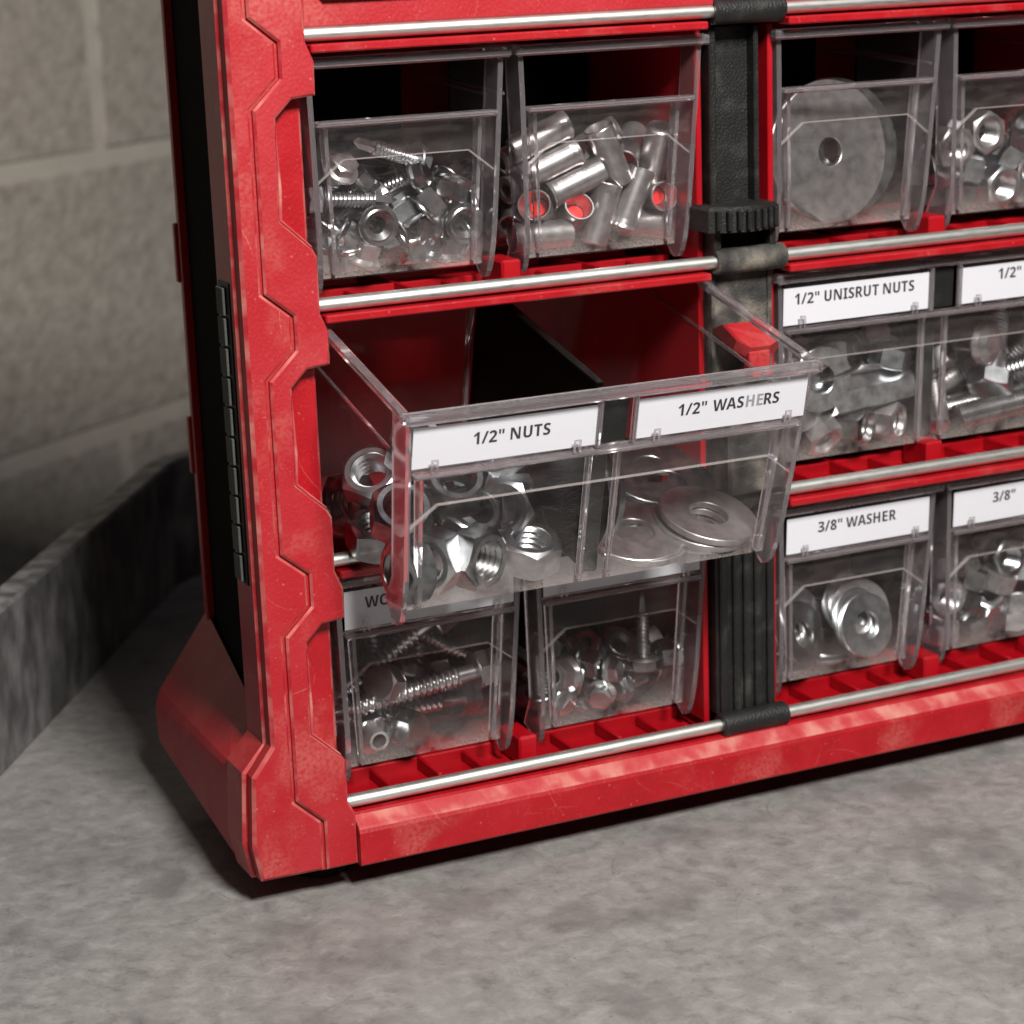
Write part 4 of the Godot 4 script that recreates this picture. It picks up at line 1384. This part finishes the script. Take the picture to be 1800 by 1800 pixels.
# ---------------------------------------------------------------- scene
func _ready() -> void:
	rng.seed = 20
	# camera: a long lens, low over the bench and left of the rack, focused on the open drawer
	var cam := Camera3D.new()
	cam.name = "camera"
	add_child(cam)
	cam.position = Vector3(-412.310, 290.396, 687.420) * MM
	cam.rotation_degrees = Vector3(-14.6126, -24.7677, -2.0718)
	var lens := CameraAttributesPhysical.new()
	lens.frustum_focal_length = 53.333
	lens.frustum_near = 0.05
	lens.frustum_far = 30.0
	lens.frustum_focus_distance = 0.742
	lens.exposure_aperture = 10.7
	cam.attributes = lens
	cam.current = true
	# surroundings: a dim workshop; one key lamp high in front, one weak broad fill added overhead
	var we := WorldEnvironment.new()
	we.name = "environment"
	var env := Environment.new()
	env.background_mode = Environment.BG_COLOR
	env.background_color = Color(0.10, 0.10, 0.105)
	env.tonemap_mode = Environment.TONE_MAPPER_LINEAR
	env.tonemap_exposure = 1.0
	env.sdfgi_enabled = true
	env.ssao_enabled = true
	env.ssil_enabled = true
	we.environment = env
	add_child(we)
	var key := AreaLight3D.new()
	key.name = "key_lamp"
	key.area_size = Vector2(0.22, 0.22)
	key.light_color = Color(1.0, 0.985, 0.965)
	key.light_energy = 2.55
	key.shadow_enabled = true
	add_child(key)
	key.look_at_from_position(Vector3(-140, 850, 860) * MM, Vector3(-40, 90, 0) * MM)
	var over := AreaLight3D.new()
	over.name = "overhead_fill"  # unseen fill, added for reflections on rods and metal pieces
	over.area_size = Vector2(1.5, 0.9)
	over.light_color = Color(0.98, 0.99, 1.0)
	over.light_energy = 0.2
	over.shadow_enabled = true
	add_child(over)
	over.look_at_from_position(Vector3(250, 1500, 600) * MM, Vector3(60, 0, 0) * MM)

	make_materials()
	make_bench()
	make_wall()
	make_rack()
	make_hardware()

	# drawers in use; positions are the middle of the front foot of each drawer
	var closed := func(x: float, row: int) -> Vector3: return Vector3(x, row * ROW + 2.3, -8.5)
	var open_drawer := make_drawer("wide clear drawer pulled out and tipping down, labelled 1/2\" NUTS and 1/2\" WASHERS", 2, Vector3(-87.5, 73.6, 49.1), 13.6, 0.0, [[["1/2\" NUTS", 20.0, "ink", 4.4]], [["1/2\"", 14.6, "ink", 4.6], ["WAS", 27.6, "ink", 4.6], ["HE", -1, "faded_ink", 4.6], ["RS", -1, "ink", 4.6]]], "")
	var unistrut := make_drawer("wide clear drawer labelled 1/2\" UNISRUT NUTS right of the black centre bar", 2, closed.call(BAY, 1), 3.0, 0.0, [[["1/2\" UNISRUT NUTS", 4.4, "ink", 6.0]], [["1/2\"", 17.0, "ink", 6.4]]], "")
	var lag_drawer := make_drawer("clear drawer with long screws, half hidden under the left end of the open drawer", 1, closed.call(-BAY - PITCH / 2, 0), 3.0, 0.0, [[["WO", 7.5, "ink", 5.5]]], "")
	var drill_drawer := make_drawer("clear bottom drawer of drill screws left of the ribbed black bar", 1, closed.call(-BAY + PITCH / 2, 0), 3.0, 0.0, [[]], "")
	var washer_drawer := make_drawer("clear bottom drawer labelled 3/8\" WASHER right of the ribbed black bar", 1, closed.call(BAY - PITCH / 2, 0), 3.0, 0.0, [[["3/8\" WASHER", 13.4, "ink", 5.4]]], "")
	var nut_drawer := make_drawer("clear bottom drawer full of nuts, cut off by the right edge of the picture", 1, closed.call(BAY + PITCH / 2, 0), 3.0, 0.0, [[["3/8\"", 18.0, "ink", 5.8]]], "")
	var flange_drawer := make_drawer("clear top drawer of flange nuts and drill screws beside the left post", 1, closed.call(-BAY - PITCH / 2, 2), 3.0, 0.0, [null], "")
	var sleeve_drawer := make_drawer("clear top drawer of metal anchor sleeves with red plugs", 1, closed.call(-BAY + PITCH / 2, 2), 3.0, 0.0, [null], "")
	var fender_drawer := make_drawer("clear top drawer holding one huge dull washer right of the black thumb bar", 1, closed.call(BAY - PITCH / 2, 2), 3.0, 0.0, [null], "")
	var spare_drawer := make_drawer("clear top right drawer of mixed nuts above the UNISRUT NUTS card", 1, closed.call(BAY + PITCH / 2, 2), 3.0, 0.0, [null], "")

	heap(DRAWER_NUTS, open_drawer, {"nut": ["zinc hex nut", "hex nuts in the open drawer", "open NUTS compartment"]})
	heap(DRAWER_WASHERS, open_drawer, {"washer": ["thick washer", "flat washers in the open drawer", "open WASHERS compartment"]})
	heap(FLANGE, flange_drawer, {"flange_nut": ["flange nut", "flange nuts in the top left drawer", "top drawer beside left post"], "drill_screw": ["drill screw", "drill screws among the flange nuts", "top drawer beside left post"]})
	heap(SLEEVES, sleeve_drawer, {"sleeve": ["red-plugged sleeve", "anchor sleeves in the second top drawer", "second top drawer"]})
	heap(ROW2NUTS, spare_drawer, {"small_nut": ["hex nut", "nuts in the top right drawer", "top right-edge drawer"]})
	heap(STRUT, unistrut, {"coupling": ["long hexagonal coupling nut", "coupling nuts under the UNISRUT NUTS label", "UNISRUT NUTS compartment"], "spring": ["coil spring", "springs under the UNISRUT NUTS label", "UNISRUT NUTS compartment"], "small_washer": ["thin washer", "washers under the UNISRUT NUTS label", "UNISRUT NUTS compartment"], "small_nut": ["hex nut", "nuts under the UNISRUT NUTS label", "UNISRUT NUTS compartment"]})
	heap(BOLTS, unistrut, {"bolt": ["hex bolt", "hex bolts in the UNISRUT drawer", "compartment beside UNISRUT NUTS"], "small_nut": ["hex nut", "hex nuts among the bolts", "compartment beside UNISRUT NUTS"]})
	heap(LAGS, lag_drawer, {"lag": ["lag screw", "lag screws in the bottom left drawer", "bottom left drawer"], "cone": ["cone nut", "cone nuts among the lag screws", "bottom left drawer"]})
	heap(DRILLS, drill_drawer, {"drill_screw": ["drill screw", "drill screws in the second bottom drawer", "second bottom drawer"], "flange_nut": ["flange nut", "flange nuts among the drill screws", "second bottom drawer"]})
	heap(ROW0NUTS, nut_drawer, {"small_nut": ["hex nut", "nuts in the bottom right drawer", "bottom right-edge drawer"]})
	piece("carriage_bolt", unistrut, Vector3(32, 36, -16), Vector3(PI / 2 - 0.1, 0.25, 0), "pale round bolt head facing out, right of the divider in the UNISRUT drawer", "")
	# two leaning stacks of washers behind the 3/8" WASHER label
	var leaning := [["front washer of the right-hand pile", 14.0, 17.2, -13.5, 1.28, 0.1], ["second washer of the right-hand pile", 12.6, 18.6, -16.4, 1.18, 0.16], ["third washer of the right-hand pile", 15.2, 21.0, -19.6, 1.24, -0.1], ["rear washer of the right-hand pile", 13.0, 22.8, -23.0, 1.1, 0.05],
		["front washer of the left-hand pile", -13.6, 17.6, -15.6, 1.22, 0.42], ["second washer of the left-hand pile", -15.4, 18.4, -18.8, 1.12, 0.5], ["third washer of the left-hand pile", -11.4, 21.2, -22.4, 1.26, 0.3], ["rear washer of the left-hand pile", -14.2, 22.0, -26.0, 1.05, 0.4],
		["washer lying flat in front of the left-hand pile", -18.0, 5.6, -22.0, 0.12, 0.0], ["washer lying flat between the piles", 1.0, 5.4, -24.0, 0.03, 0.0], ["washer propped on the flat one between the piles", 2.0, 9.6, -27.0, 0.34, 0.1]]
	for w in leaning:
		piece("small_washer", washer_drawer, Vector3(w[1], w[2], w[3]), Vector3(w[4], w[5], 0.0), w[0] + " behind the 3/8\" WASHER label", "washers behind the 3/8\" WASHER label")
	piece("fender_washer", fender_drawer, Vector3(-4, 29.6, -12.5), Vector3(1.42, 0.1, 0.0), "huge dull washer leaning on the front of the top drawer right of the thumb bar", "")
	piece("fender_washer", fender_drawer, Vector3(2, 29.6, -17.5), Vector3(1.38, -0.05, 0.0), "second huge washer, behind the one against the drawer front", "")
